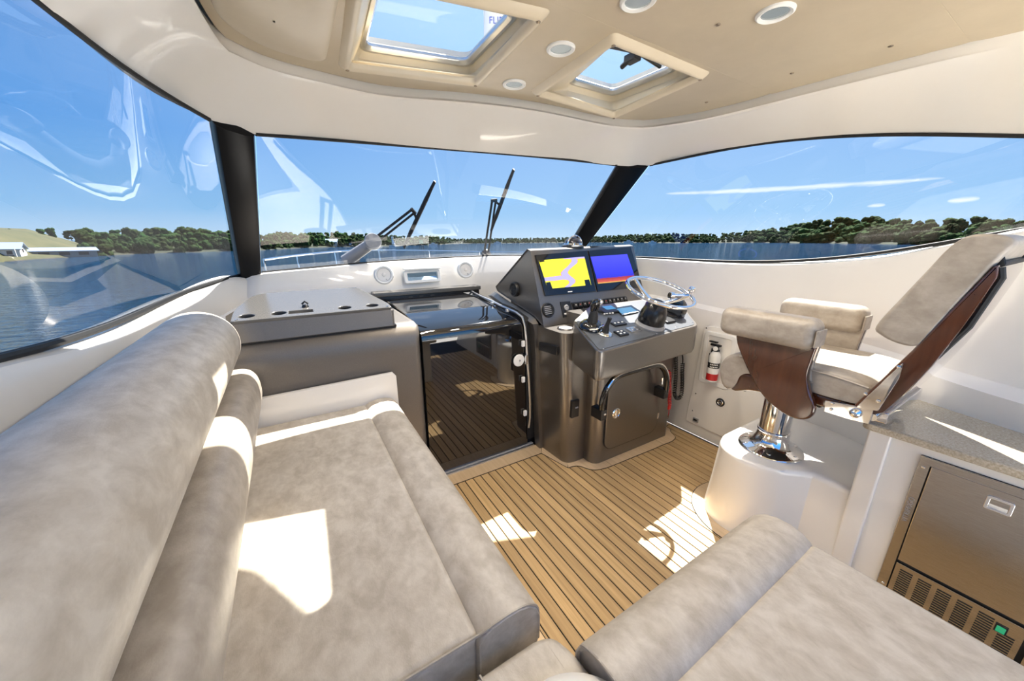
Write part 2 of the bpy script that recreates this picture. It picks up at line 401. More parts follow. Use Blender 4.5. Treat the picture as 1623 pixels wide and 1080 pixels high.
# ================================================================ the wheelhouse shell
PB = [(-.70, -.9, 1.50), (-.72, 0, 1.40), (-.73, .5, 1.32), (-.725, 1.0, 1.245), (-0.685, 1.470, 1.195), (-0.657, 1.700, 1.171), (-0.601, 2.050, 1.176), (-0.480, 2.600, 1.251), (-0.367, 2.850, 1.282), (-0.289, 2.950, 1.270)]
PT = [(-.42, -.9, 1.80), (-.43, 0, 1.90), (-.43, .5, 1.96), (-.42, 1.0, 2.0), (-0.382, 1.344, 2.000), (-0.370, 1.589, 2.000), (-0.345, 1.731, 2.000), (-0.310, 1.815, 1.980), (-0.250, 1.908, 1.960), (-0.180, 1.939, 1.945)]
WB = [(-0.159, 2.950, 1.288), (0.166, 3.020, 1.305), (0.626, 3.090, 1.328), (1.175, 3.120, 1.343), (1.816, 3.100, 1.352), (2.429, 2.960, 1.337)]
WT = [(-0.041, 2.063, 1.940), (0.202, 2.189, 1.980), (0.518, 2.250, 2.008), (0.892, 2.271, 2.030), (1.309, 2.227, 2.040), (1.740, 2.105, 2.030), (2.054, 1.949, 2.000)]
SB = [(2.509, 2.800, 1.341), (2.620, 2.207, 1.355), (2.650, 1.660, 1.347), (2.660, 1.220, 1.351), (2.660, 0.884, 1.379), (2.640, 0.619, 1.421), (2.600, 0.411, 1.483), (2.540, 0.209, 1.544), (2.48, -.1, 1.63), (2.40, -.55, 1.69)]
ST = [(2.339, 1.903, 2.020), (2.420, 1.616, 2.041), (2.410, 1.221, 2.037), (2.400, 0.915, 2.004), (2.390, 0.714, 1.971), (2.390, 0.567, 1.944), (2.380, 0.401, 1.902), (2.370, 0.269, 1.863), (2.35, -.05, 1.79), (2.36, -.55, 1.72)]
TT = [PT[0], PT[1], PT[2], PT[3], PT[4], PT[5], PT[7], PT[9], (-0.114, 2.021, 1.940), WT[0], WT[1], WT[2], WT[3], WT[4], WT[5], WT[6], ST[0], ST[1], ST[2], ST[3], ST[5], ST[7], ST[8], ST[9]]
LL = [(x * 1.063, y * 1.063) for x, y in [(-.14, -.9), (-.14, 0), (-.14, .5), (-.13, 1.0), (-.125, 1.35), (-.113, 1.563), (-.086, 1.76), (-.055, 1.814), (.02, 1.87), (.08, 1.897), (.327, 1.925), (.517, 1.919), (.902, 1.79), (1.232, 1.725), (1.672, 1.711), (1.85, 1.66), (1.942, 1.602), (2.05, 1.40), (2.095, 1.214), (2.125, .925), (2.18, .51), (2.232, .321), (2.30, 0), (2.33, -.55)]]
def clean(row, n=60, smooth=0):
    r = resample(cat(row, 6), n)
    for _ in range(smooth): r = [r[0]] + [(r[i - 1] + r[i] * 2 + r[i + 1]) / 4 for i in range(1, n - 1)] + [r[-1]]
    return r
def strip(bm, rows, n=60, flip=False): loft(bm, [clean(r, n) for r in rows], flip=flip)

# deck: caulk bed, planks, margin boards
bm = NB(); box(bm, (-.9, -1.2, -.06), (2.60, 1.99, -.004)); floor = struct('floor', bm, M['caulk'])
pitch = .0556; pm = {}
for k in range(-2, 34):
    x0 = .718 + pitch * k - pitch
    y1 = 1.842 if x0 < 1.43 else 1.66
    y0 = -.5
    bm = NB(); box(bm, (x0 + .003, y0, -.02), (x0 + pitch - .003, y1, 0), .0012, 1)
    obj('teak_plank', bm, M['teak'], floor, origin=(x0, y0, 0))
def board(pts, name='margin_board', z=.0035, grow=.0045):
    pts = [Vector((p[0], p[1], 0)) for p in pts]
    c = sum(pts, Vector()) / len(pts)
    bm = NB(); prism(bm, pts, (0, 0, z)); obj(name, bm, M['teak_light'], floor, origin=c)
    out = []
    m = len(pts)
    for i in range(m):
        a, p, b = pts[i - 1], pts[i], pts[(i + 1) % m]
        d1 = (p - a).normalized(); d2 = (b - p).normalized()
        n1 = Vector((d1.y, -d1.x, 0)); n2 = Vector((d2.y, -d2.x, 0)); nn = (n1 + n2).normalized()
        out.append(p + nn * grow / max(.8, nn.dot(n1)))
    bm = NB(); prism(bm, out, (0, 0, z - .0015)); obj('caulk_seam', bm, M['caulk'], floor, origin=c)
board([(.50, 1.846), (.66, 1.846), (1.378, 1.838), (1.430, 1.915), (1.40, 1.945), (.50, 1.945)])
board([(1.378, 1.836), (1.428, 1.606), (1.468, 1.65), (1.435, 1.912)])
board(cat([(1.432, 1.602), (1.47, 1.597), (1.51, 1.576), (1.54, 1.52), (1.575, 1.487), (1.64, 1.468), (1.702, 1.462)], 4) + [Vector(p).to_3d() for p in [(1.702, 1.56), (1.58, 1.66), (1.47, 1.66)]])
board([(1.705, 1.462), (2.0, 1.452), (2.14, 1.447), (2.235, 1.447), (2.235, 1.56), (1.705, 1.56)])
board(cat([(2.238, 1.447), (2.33, 1.443), (2.40, 1.462), (2.425, 1.50), (2.445, 1.535), (2.475, 1.56), (2.49, 1.615)], 4) + [Vector(p).to_3d() for p in [(2.56, 1.62), (2.56, 1.70), (2.30, 1.70), (2.30, 1.56), (2.238, 1.56)]])
def arc(c, r, a0, a1, n): return [Vector((c[0] + r * math.cos(R(a0 + (a1 - a0) * i / n)), c[1] + r * math.sin(R(a0 + (a1 - a0) * i / n)), 0)) for i in range(n + 1)]
board(arc((2.02, .73), .292, 120, 215, 12) + arc((2.02, .73), .215, 215, 120, 12))
board(arc((2.02, .73), .292, 60, 119, 10) + arc((2.02, .73), .215, 119, 60, 10))
board([(.50, -.3), (.645, -.3), (.645, 1.842), (.50, 1.842)])

# port side: coaming under the long side window
bm = NB()
PBi = [(p[0] + .035, p[1] - .01, p[2] - .012) for p in PB]
PBj = [(p[0] + .05, p[1] - .014, p[2] - .035) for p in PB]
low = [(-.54, -.9, .90), (-.54, 0, .90), (-.54, .5, .90), (-.54, 1.0, .90), (-.535, 1.47, .90), (-.53, 1.7, .90), (-.52, 2.05, .90), (-.42, 2.58, .95), (-.33, 2.80, 1.0), (-.25, 2.87, 1.04)]
strip(bm, [PB, PBi, PBj, low, [(p[0] - .0, p[1], .3) for p in low]])
struct('wall_left', bm, M['gel'])
# forward: fascia under the windshield
bm = NB()
WBi = [(p[0], p[1] - .035, p[2] - .01) for p in WB]
fas = [(-.25, 2.87, 1.04), (.12, 2.93, 1.06), (.64, 2.97, 1.07), (1.2, 2.98, 1.08), (1.75, 2.94, 1.08), (2.44, 2.70, 1.05)]
mid = [tuple(.5 * (a + b) for a, b in zip(p, q)) for p, q in zip(WBi, fas)]
mid = [(p[0], p[1] - .012, p[2]) for p in mid]
strip(bm, [[PB[-1]] + WB + [SB[0]], [PBi[-1]] + WBi + [(SB[0][0] - .04, SB[0][1] - .03, SB[0][2] - .01)], [(-.26, 2.88, 1.13)] + mid + [(2.45, 2.70, 1.16)], [fas[0]] + fas + [fas[-1]], [(p[0], p[1], .2) for p in [fas[0]] + fas + [fas[-1]]]])
wall_front = struct('wall_front', bm, M['gel'])
# starboard side
bm = NB()
SBi = [(p[0] - .03, p[1], p[2] - .012) for p in SB]
SBj = [(p[0] - .04, p[1], p[2] - .05) for p in SB]
l1 = [(2.53, 2.78, 1.06), (2.615, 2.2, 1.05), (2.62, 1.66, 1.037), (2.62, 1.22, 1.012), (2.615, .88, .985), (2.60, .62, .962), (2.55, .42, .945), (2.50, .21, .925), (2.42, -.1, .91), (2.32, -.55, .90)]
l2 = [(p[0] - .012, p[1], p[2] - .010) for p in l1]
l3 = [(2.50, 2.78, 1.02), (2.577, 2.2, 1.02), (2.580, 1.66, 1.008), (2.580, 1.22, .983), (2.578, .88, .955), (2.56, .62, .93), (2.50, .42, .91), (2.42, .21, .89), (2.33, -.1, .875), (2.24, -.55, .86)]
l4 = [(2.50, 2.78, 0), (2.577, 2.2, 0), (2.577, 1.66, 0), (2.577, 1.22, 0), (2.575, .88, 0), (2.55, .62, 0), (2.48, .42, 0), (2.40, .21, 0), (2.31, -.1, 0), (2.22, -.55, 0)]
strip(bm, [SB, SBi, SBj, l1, l2, l3, l4], flip=True)
wall_right = struct('wall_right', bm, M['gel_matt'])

# header cove that runs round above the windows, up to the headliner
bm = NB()
Z3 = lambda P, z: [(p[0], p[1], z) for p in P]
def lerp(P, Q, t, dz=0): return [(a[0] * (1 - t) + b[0] * t, a[1] * (1 - t) + b[1] * t, a[2] * (1 - t) + b[2] * t + dz) for a, b in zip(P, Q)]
L0 = Z3(LL, 2.175)
rows = [lerp(TT, L0, -.02, .10), TT, lerp(TT, L0, .03, -.008), lerp(TT, L0, .22, .012), lerp(TT, L0, .5, .022), lerp(TT, L0, .8, .016), lerp(TT, L0, .96, .002), lerp(TT, L0, 1.0, .006), lerp(TT, Z3(LL, 2.183), .99, 0), lerp(TT, Z3(LL, 2.21), .93, 0), lerp(TT, Z3(LL, 2.27), .90, 0)]
loft(bm, [clean(r, 110) for r in rows])
struct('trim_1', bm, M['gel'])

# headliner panels and roof slab, both pierced by the two hatches
def rq(q, r, n=4, z=None): return roundpoly([Vector((p[0], p[1], 0)) for p in q], r, n)
H1 = [(x * 1.06, y * 1.06) for x, y in [(.310, 1.796), (.830, 1.660), (.783, 1.105), (.272, 1.215)]]
H2 = [(x * 1.06, y * 1.06) for x, y in [(1.122, 1.609), (1.689, 1.652), (1.622, 1.090), (1.083, 1.085)]]
G1 = [(x * 1.147, y * 1.147) for x, y in [(.390, 1.757), (.786, 1.669), (.772, 1.265), (.360, 1.27)]]
G2 = [(x * 1.147, y * 1.147) for x, y in [(1.307, 1.567), (1.585, 1.568), (1.60, 1.23), (1.215, 1.20)]]
def grow(q, d):
    pts = [Vector((p[0], p[1], 0)) for p in q]; m = len(pts)
    A = sum(pts[i].x * pts[(i + 1) % m].y - pts[(i + 1) % m].x * pts[i].y for i in range(m)); sg = 1 if A > 0 else -1
    out = []
    for i in range(m):
        d1 = (pts[i] - pts[i - 1]).normalized(); d2 = (pts[(i + 1) % m] - pts[i]).normalized()
        n1 = Vector((d1.y, -d1.x, 0)) * sg; n2 = Vector((d2.y, -d2.x, 0)) * sg; nn = (n1 + n2).normalized()
        out.append(pts[i] + nn * d / max(.35, nn.dot(n1)))
    return out
roof = [(p[0] + (-.05 if p[0] < 1 else .05), p[1] + (.02 if p[1] > 1.9 and p[0] < 1.4 else 0)) for p in clean(TT, 80)]
roof = [(p[0], p[1]) for p in roof]
bm = holed(roof, [rq(grow(G1, .03), .05), rq(grow(G2, .03), .05)], .03, 2.395)
ceiling = struct('ceiling', bm, M['gel'])
bm = NB(); loft(bm, [clean([(p[0], p[1], p[2] + .0) for p in TT], 80), clean([(p[0] + (-.05 if p[0] < 1 else .05), p[1] + (.02 if p[1] > 1.9 and p[0] < 1.4 else 0), 2.40) for p in TT], 80)])
obj('roof_edge', bm, M['gel'], ceiling)
lin = [Vector((p[0], p[1] - (.006 if p[1] > 1.5 else 0), 0)) for p in clean(Z3(LL, 0), 110)]
YA, YB = 1.108, .47
front = [p for p in lin if p.y > YA]; front = [Vector((-.14, YA, 0))] + front + [Vector((2.235, YA, 0))]
midl = [p for p in lin if YB < p.y < YA]
mid_ = [Vector((-.14, YB, 0))] + [p for p in midl if p.x < 1] + [Vector((-.14, YA - .004, 0)), Vector((2.235, YA - .004, 0))] + [p for p in midl if p.x > 1] + [Vector((2.325, YB, 0))]
aft = [Vector((-.14, -.9, 0)), Vector((-.14, YB - .004, 0)), Vector((2.325, YB - .004, 0))] + [p for p in lin if p.x > 1 and p.y < YB - .01]
H1o, H2o = grow(H1, .028), grow(H2, .024)
front_b = holed(front, [rq(H1o, .05), rq(H2o, .05)], .03, 2.237, .006)
obj('headliner_panel', front_b, M['head'], ceiling, origin=(1, 1.4, 2.23))
obj('headliner_panel', holed(mid_, [], .03, 2.237, .006), M['head'], ceiling, origin=(1, .8, 2.23))
obj('headliner_panel', holed(aft, [], .03, 2.237, .006), M['head'], ceiling, origin=(1, 0, 2.23))
# padded pillow panel to port of the larger hatch
bm = NB()
pil = roundpoly([Vector(p) for p in [(-.09, 1.23, 0), (-.09, 1.70, 0), (.032, 1.842, 0), (.25, 1.874, 0), (.246, 1.23, 0)]], [.03, .12, .12, .08, .03], 6)
cpl = sum(pil, Vector()) / len(pil); rows = []
for s, z in ((1.0, 2.224), (.995, 2.208), (.96, 2.190), (.86, 2.178), (.6, 2.172), (.3, 2.170), (.02, 2.169)):
    rows.append([Vector((cpl.x + (p.x - cpl.x) * s, cpl.y + (p.y - cpl.y) * s, z)) for p in pil])
loft(bm, rows, closed=True, flip=True)
obj('padded_panel', bm, M['head'], ceiling)
spots = [(1.394, 0.902, 2.221), (2.068, 1.346, 2.221), (2.053, 0.941, 2.221), (2.107, 0.634, 2.221)]
screws(ceiling, spots, (0, 0, -1), .008, M['brass'], 'cup_screw')

# windows
def pane(name, bot, top, n=48, gap=None):
    b, t = clean(bot, n, 30), clean(top, n, 30)
    bm = NB(); rows = [[p.lerp(q, k / 6) for p, q in zip(b, t)] for k in range(7)]
    loft(bm, rows)
    g = struct(name, bm, M['glass'], ang=120)
    bm = NB(); tube(bm, b, .014 if name == 'window_1' else .009, 8); obj('gasket', bm, M['rubber'], g)
    bm = NB(); tube(bm, t, .0075, 8); obj('gasket', bm, M['rubber'], g)
    return g
w1 = pane('window_1', PB, PT)
w2 = pane('window_2', WB, WT)
w3 = pane('window_3', SB, ST)
def post(name, b0, b1, t0, t1, th=.05):
    b0, b1, t0, t1 = map(Vector, (b0, b1, t0, t1)); bm = NB()
    n = (b1 - b0).cross(t0 - b0).normalized()
    if n.y > 0: n = -n
    rows = []
    for k in range(9):
        s = k / 8; a = b0.lerp(t0, s); b = b1.lerp(t1, s); w = (b - a)
        rows.append([a - n * .01, a + n * .018 + w * .10, a + n * .026 + w * .3, a + n * .026 + w * .72, a + n * .018 + w * .93, b - n * .01, b - n * th, a - n * th])
    loft(bm, rows, closed=True, cap=True); bmesh.ops.recalc_face_normals(bm, faces=bm.faces)
    return struct(name, bm, M['post'])
post('trim_2', PB[-1], WB[0], PT[-1], WT[0])
post('trim_3', WB[-1], SB[0], WT[-1], ST[0])

# fascia fittings seen beyond the companionway: two round speakers, a small mirrored port light
def speaker(c, lab):
    t = thing('round_speaker', lab, 'speaker', c, 'round white speakers in the fascia under the windshield')
    ax = (-.05, -1, .18)
    bm = NB(); lathe(bm, [(.002, .004), (.035, .006), (.05, .010), (.056, .022), (.068, .024), (.075, .014), (.076, 0)], c, ax, 32); obj('bezel', bm, M['white'], t)
    bm = NB(); lathe(bm, [(.001, .022), (.012, .020), (.016, .012), (.044, .009), (.050, .014)], c, ax, 28); obj('cone', bm, M['gel'], t)
    bm = NB(); p = Vector(c) + Vector((.012, -.03, -.033)); lathe(bm, [(.005, 0), (.005, .003), (0.0001, .004)], p, ax, 10); obj('badge', bm, M['grey'], t)
speaker((0.633, 2.985, 1.230), 'white round speaker in the fascia, nearer the port side, left of the mirrored port light')
speaker((1.342, 2.995, 1.239), 'white round speaker in the fascia, right of the mirrored port light')
pl = thing('portlight', 'small white-framed opening port light with mirrored pane in the white fascia', 'window', (.93, 2.96, 1.19))
bm = xf(holed(rr(.30, .10, .012), [rr(.262, .068, .008)], .03, 0, .003), (.94, 2.962, 1.205), (1, .01, .012), (0, .30, 1)); obj('frame', bm, M['white'], pl)
bm = NB(); prism(bm, on((.94, 2.970, 1.204), (1, .01, .012), Vector((0, .62, 1)).normalized(), [(-.129, -.033), (.129, -.033), (.129, .036), (-.129, .036)]), (0, .006, -.003)); obj('pane', bm, plain('mirrored_pane', (.45, .6, .72), .03, 1.0), pl)
bm = NB(); box(bm, (.79, 2.93, 1.262), (1.09, 3.0, 1.275), .004); obj('lid', bm, M['white'], pl)

# ---------------------------------------------------------------- roof hatches
def hatch(name, lab, H, G, glare=False):
    c = sum((Vector((p[0], p[1], 0)) for p in H), Vector()) / 4
    t = thing(name, lab, 'hatch', (c.x, c.y, 2.20), 'roof hatches in the headliner')
    def loop(q, z, r=.035, n=5): return [Vector((p.x, p.y, z)) for p in roundpoly([Vector((p[0], p[1], 0)) for p in q], r, n)]
    bm = NB()
    loft(bm, [loop(grow(H, .034), 2.234, .03), loop(grow(H, .022), 2.214, .03), loop(grow(H, .008), 2.202, .025), loop(H, 2.198, .02), loop(grow(H, -.010), 2.201, .02), loop(grow(H, -.016), 2.210, .02), loop(grow(H, -.018), 2.225, .02)], closed=True, flip=True)
    bmesh.ops.recalc_face_normals(bm, faces=bm.faces)
    obj('padded_trim', bm, M['cream'], t, ang=50)
    bm = NB(); loft(bm, [loop(grow(H, -.012), 2.206, .02), loop(grow(G, .045), 2.32, .05), loop(grow(G, .028), 2.352, .05)], closed=True); bmesh.ops.recalc_face_normals(bm, faces=bm.faces); obj('shaft_lining', bm, M['cream'], t, ang=50)
    bm = NB(); loft(bm, [loop(grow(G, .03), 2.350, .05), loop(grow(G, .026), 2.344, .05), loop(grow(G, .012), 2.344, .045), loop(grow(G, .004), 2.354, .04), loop(G, 2.360, .04), loop(G, 2.372, .04), loop(grow(G, .03), 2.39, .05), loop(grow(G, .035), 2.36, .05)], closed=True); bmesh.ops.recalc_face_normals(bm, faces=bm.faces); obj('aluminium_frame', bm, M['alu'], t)
    bm = NB(); lp = loop(grow(G, .002), 2.368, .04); bm.faces.new([bm.verts.new(p) for p in lp]); obj('pane', bm, M['hatchglass'], t)
    screws(t, [Vector((p.x, p.y, 2.199)) for p in grow(H, -.006)], (0, 0, -1), .008, M['brass'], 'corner_screw')
    return t
hatch('roof_hatch', 'larger roof hatch with padded trim coloured lighter as if lit, on the left, blue letters in its pane', H1, G1)
h2 = hatch('roof_hatch', 'smaller roof hatch with padded trim coloured lighter as if lit, on the right, black strut across its pane', H2, G2)
bm = NB(); tube(bm, [(1.38, 1.46, 2.37), (1.58, 1.42, 2.37), (1.80, 1.46, 2.37)], .010, 8); box(bm, (1.55, 1.41, 2.335), (1.60, 1.48, 2.37), .006); tube(bm, [(1.565, 1.46, 2.345), (1.575, 1.51, 2.338)], .012, 8)
obj('stay_arm', bm, M['black'], h2)
# downlight fittings; the spot under each is added as fill light
def downlight(x, y, lab):
    t = thing('downlight', lab, 'ceiling light', (x, y, 2.22), 'recessed downlights in the headliner')
    bm = NB(); lathe(bm, [(.040, -.012), (.041, .004), (.050, .008), (.056, .004), (.057, -.004)], (x, y, 2.22), (0, 0, -1), 32, cap=False); obj('bezel', bm, M['white'], t)
    bm = NB(); lathe(bm, [(.041, 0), (.030, -.003), (.0001, -.006)], (x, y, 2.22), (0, 0, -1), 24); obj('lens', bm, M['lens_glow'], t)
    ld = bpy.data.lights.new('added_fill_spot', 'SPOT'); lo = bpy.data.objects.new('added_fill_spot', ld); COL.objects.link(lo)
    ld.energy = FILL_SPOT_W; ld.spot_size = R(160); ld.spot_blend = .8; ld.shadow_soft_size = .045; ld.color = (1, .88, .72)
    lo.location = (0, 0, -.02); lo.parent = t
downlight(1.03, 1.315, 'round white downlight between the two roof hatches, nearer the camera')
downlight(1.05, 1.693, 'round white downlight between the two roof hatches, the farther and smaller looking one')
downlight(1.487, .765, 'round white downlight in the starboard headliner panel aft of the small hatch')
downlight(1.05, .958, 'round white downlight cut by the top edge of the picture')

# unseen white deck aft, added to bounce sunlight into the wheelhouse
bm = NB(); box(bm, (-1.3, -7.0, -.10), (3.4, -1.2, -.06), .01); struct('bounce_deck', bm, M['gel'])
for x0_, x1_ in ((-1.42, -1.30), (3.40, 3.52)):
    bm = NB(); box(bm, (x0_, -7.0, -.9), (x1_, -1.0, .70), .03); struct('bounce_coaming', bm, M['gel'])  # unseen white sides, added to reflect sun onto the cushion ends

# ================================================================ companionway: smoked sliding door
cd_ = thing('companionway_door', 'smoked black acrylic companionway door that bends back into a sliding hatch top, mirror glossy', 'door', (.97, 1.97, 0))
prof = cat([(1.970, .02), (1.970, .5), (1.970, .90), (1.974, .955), (1.992, .995), (2.03, 1.012), (2.10, 1.017), (2.86, 1.046)], 6) if False else None
pf = [(1.970, .022 + .02 * k) for k in range(45)] + [(p.y, p.z) for p in cat([(0, 1.970, .912), (0, 1.9715, .940), (0, 1.979, .966), (0, 1.998, .988), (0, 2.05, 1.006), (0, 2.12, 1.018), (0, 2.25, 1.034), (0, 2.40, 1.045), (0, 2.60, 1.053), (0, 2.88, 1.057)], 8)]
pin = [(y + .012, z) if z < .96 else (y + .004, z - .011) for y, z in pf]
bm = NB(); loft(bm, [[Vector((x, y, z)) for y, z in pf + pin[::-1]] for x in (.597, 1.343)], closed=True, cap=True)
bmesh.ops.recalc_face_normals(bm, faces=bm.faces)
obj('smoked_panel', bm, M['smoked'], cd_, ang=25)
bm = NB(); box(bm, (.60, 1.995, -.05), (1.60, 2.85, .96)); obj('cabin_shade_block', bm, M['rubber'], cd_)  # black block added behind the door, standing in for the unlit cabin
bm = NB(); tube(bm, [(1.320, 2.830, 1.068), (1.267, 2.542, 1.066), (1.251, 2.344, 1.060), (1.243, 2.196, 1.050), (1.255, 2.094, 1.038), (1.275, 2.019, 1.022), (1.286, 1.965, 1.000), (1.301, 1.957, 0.943), (1.312, 1.955, 0.836), (1.324, 1.954, 0.675), (1.336, 1.954, 0.554), (1.350, 1.954, 0.356), (1.352, 1.954, 0.244), (1.342, 1.954, 0.164)], .0085, 10); obj('edge_rail', bm, M['alu'], cd_)
bm = NB(); rows = []
for y, z, x in ((2.84, 1.062, 1.26), (2.5, 1.055, 1.265), (2.25, 1.040, 1.27), (2.05, 1.012, 1.28), (1.99, .995, 1.29), (1.963, .97, 1.308), (1.962, .6, 1.33), (1.962, .3, 1.34), (1.962, .08, 1.35)):
    rows.append([Vector((x - .012, y, z)), Vector((x + .05, y, z)), Vector((x + .05, y + .004, z - .02)), Vector((x - .012, y + .004, z - .02))])
loft(bm, rows, closed=True, cap=True); obj('track', bm, M['rubber'], cd_)
for k, px in enumerate([(1.288, 2.655, 1.060), (1.233, 2.290, 1.060), (1.215, 2.044, 1.050)]):
    bm = NB(); cyl(bm, (px[0], px[1], px[2] - .02), (px[0], px[1], px[2]), .013, n=14, bev=.003); obj('rail_fastener', bm, M['alu'], cd_)
for px in ((1.286, 1.955, 0.818), (1.289, 1.955, 0.555), (1.308, 1.955, 0.291)):
    bm = NB(); box(bm, (px[0] - .012, 1.945, px[2] - .02), (px[0] + .012, 1.962, px[2] + .02), .003); obj('rail_block', bm, M['white'], cd_)
q = (1.253, 1.950, 0.703)
bm = NB(); lathe(bm, [(.043, 0), (.043, .005), (.040, .008), (.008, .009), (.0001, .009)], (q[0], 1.958, q[2]), (0, -1, 0), 30); d = obj('lock_disc', bm, M['white'], cd_, 'round white lock plate')
bm = NB(); lathe(bm, [(.007, 0), (.006, .004), (.0001, .005)], (q[0] + .004, 1.949, q[2]), (0, -1, 0), 12); obj('keyhole', bm, M['grey'], d)
bm = NB(); box(bm, (q[0] + .045, 1.935, q[2] - .035), (q[0] + .062, 1.965, q[2] + .035), .004); obj('hasp', bm, M['chrome'], cd_)
sg = thing('slide_garage', 'grey ledge that the sliding hatch top runs under, below the port light', 'ledge', (.97, 2.92, 1.05))
bm = NB(); box(bm, (.52, 2.86, 1.072), (1.43, 2.985, 1.108), .008); obj('ledge_top', bm, M['paint_top'], sg)
bm = NB(); box(bm, (.53, 2.878, 1.02), (1.42, 2.97, 1.072), .003); obj('slot', bm, M['black'], sg)
for x in (.80, .885, .98):
    bm = NB(); box(bm, (x - .016, 2.852, 1.045), (x + .016, 2.86, 1.060), .002); obj('clip', bm, M['black'], sg)
sill = thing('door_sill', 'aluminium threshold strip at the foot of the smoked door', 'threshold', (.97, 1.957, 0))
bm = NB(); box(bm, (.56, 1.944, -.01), (1.39, 1.963, .014), .002); obj('nosing', bm, M['alu'], sill)
bm = NB(); box(bm, (.56, 1.963, -.01), (1.39, 1.985, .019), .002); obj('seal', bm, M['grey'], sill)

# ================================================================ port counter with cup-holder lid
pc = thing('port_counter', 'bronze-grey metallic counter unit with rounded front between the settee and the door', 'counter', (.04, 2.4, 0))
pf = [(2.93, 0), (1.972, 0), (1.972, .3), (1.972, .90), (1.976, .95), (1.990, .995), (2.012, 1.026), (2.045, 1.041), (2.08, 1.044), (2.93, 1.046)]
bm = NB(); rows = []
for x, s in ((-.50, 0), (.555, 0), (.578, .006), (.590, .022), (.594, .05)):
    rows.append([Vector((x, max(y, 1.972 + s) if i not in (0, 9) else y, min(z, 1.046 - s))) for i, (y, z) in enumerate(pf)])
loft(bm, rows, closed=True, cap=True); bmesh.ops.recalc_face_normals(bm, faces=bm.faces)
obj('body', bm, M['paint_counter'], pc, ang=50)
bm = NB(); prism(bm, [(-.265, 1.998, 1.038), (.452, 1.998, 1.038), (.45, 2.022, 1.132), (-.258, 2.022, 1.136)], (0, .02, 0), .004); 
obj('lid_front', bm, M['paint_counter'], pc)
bm = NB(); box(bm, (-.262, 2.006, 1.030), (.47, 2.05, 1.042)); obj('lid_gap', bm, M['black'], pc)
out = roundpoly([Vector(p) for p in [(-.258, 0, 0), (.452, 0, 0), (.452, .08, 0), (.360, .535, 0), (-.185, .535, 0), (-.262, .20, 0)]], [.01, .01, .02, .05, .10, .1], 6)
circ = lambda cx, cy, r, n=24: [(cx + r * math.cos(2 * math.pi * k / n), cy + r * math.sin(2 * math.pi * k / n)) for k in range(n)]
cups = [(-.205, .070), (-.075, .072), (.225, .068), (.365, .066)]
slot = [(.02 + a, .068 + b) for a, b in rr(.115, .062, .006)]
lid = xf(holed(out, [circ(a, b, .036) for a, b in cups] + [slot], .016, 0, .004), (0, 2.020, 1.134), (1, 0, 0), (0, .535, .056))
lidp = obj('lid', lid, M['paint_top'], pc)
for a, b in cups:
    bm = NB(); lathe(bm, [(.036, .004), (.0355, -.055), (.0001, -.056)], (a, 2.02 + b, 1.138), (0, 0, 1), 24, cap=False); bmesh.ops.reverse_faces(bm, faces=bm.faces); obj('cup_well', bm, M['black'], lidp)
bm = NB(); box(bm, (-.042, 2.055, 1.085), (.082, 2.121, 1.09)); box(bm, (-.03, 2.12, 1.09), (.07, 2.124, 1.13)); obj('slot_tray', bm, M['gel'], lidp)
bm = NB(); cyl(bm, (.045, 2.165, 1.154), (.045, 2.165, 1.170), .018, .014, 14, .003); tube(bm, [(.03, 2.165, 1.173), (.045, 2.165, 1.186), (.06, 2.165, 1.173)], .005, 8); obj('lid_latch', bm, M['black'], lidp)
screws(lidp, [(-.24, 2.035, 1.145), (.435, 2.03, 1.145), (.352, 2.53, 1.197)], (0, 0, 1), .006)
wb = [(-.300, 2.03), (.462, 2.03), (.462, 2.11), (.372, 2.575), (-.19, 2.575), (-.318, 2.20)]
wbv = [Vector((x, y, 0)) for x, y in wb]
bm = holed(wb, [[(p.x, p.y) for p in grow(wb, -.016)]], .080, 1.083, .003)
for v in bm.verts:
    if v.co.z > 1.09: v.co.z = 1.121 + (v.co.y - 2.03) * .105
obj('lid_frame', bm, M['paint_counter'], pc)
ub = thing('upstand_board', 'white board standing at the forward end of the port settee against the bronze counter', 'board', (.08, 1.95, .6))
bm = NB(); prism(bm, [(-.27, 1.935, .55), (.425, 1.925, .55), (.425, 1.925, .768), (.408, 1.925, .790), (-.27, 1.938, .776)], (0, .030, 0), .006); obj('board', bm, M['gel'], ub)

# ================================================================ seating
st = thing('port_settee', 'long taupe vinyl settee on the port side with a padded roll along its front edge', 'settee', (.05, 1.2, 0))
bm = NB(); box(bm, (-.52, -.6, 0), (.375, 1.93, .50), .01); obj('base', bm, M['gel'], st)
def cushion(lo, hi, bev, seg=5, puff=.0):
    bm = NB(); box(bm, lo, hi, bev, seg)
    return bm
bm = cushion((-.27, .545, .49), (.252, 1.922, .645), .022); obj('seat_cushion', bm, M['vinyl'], st)
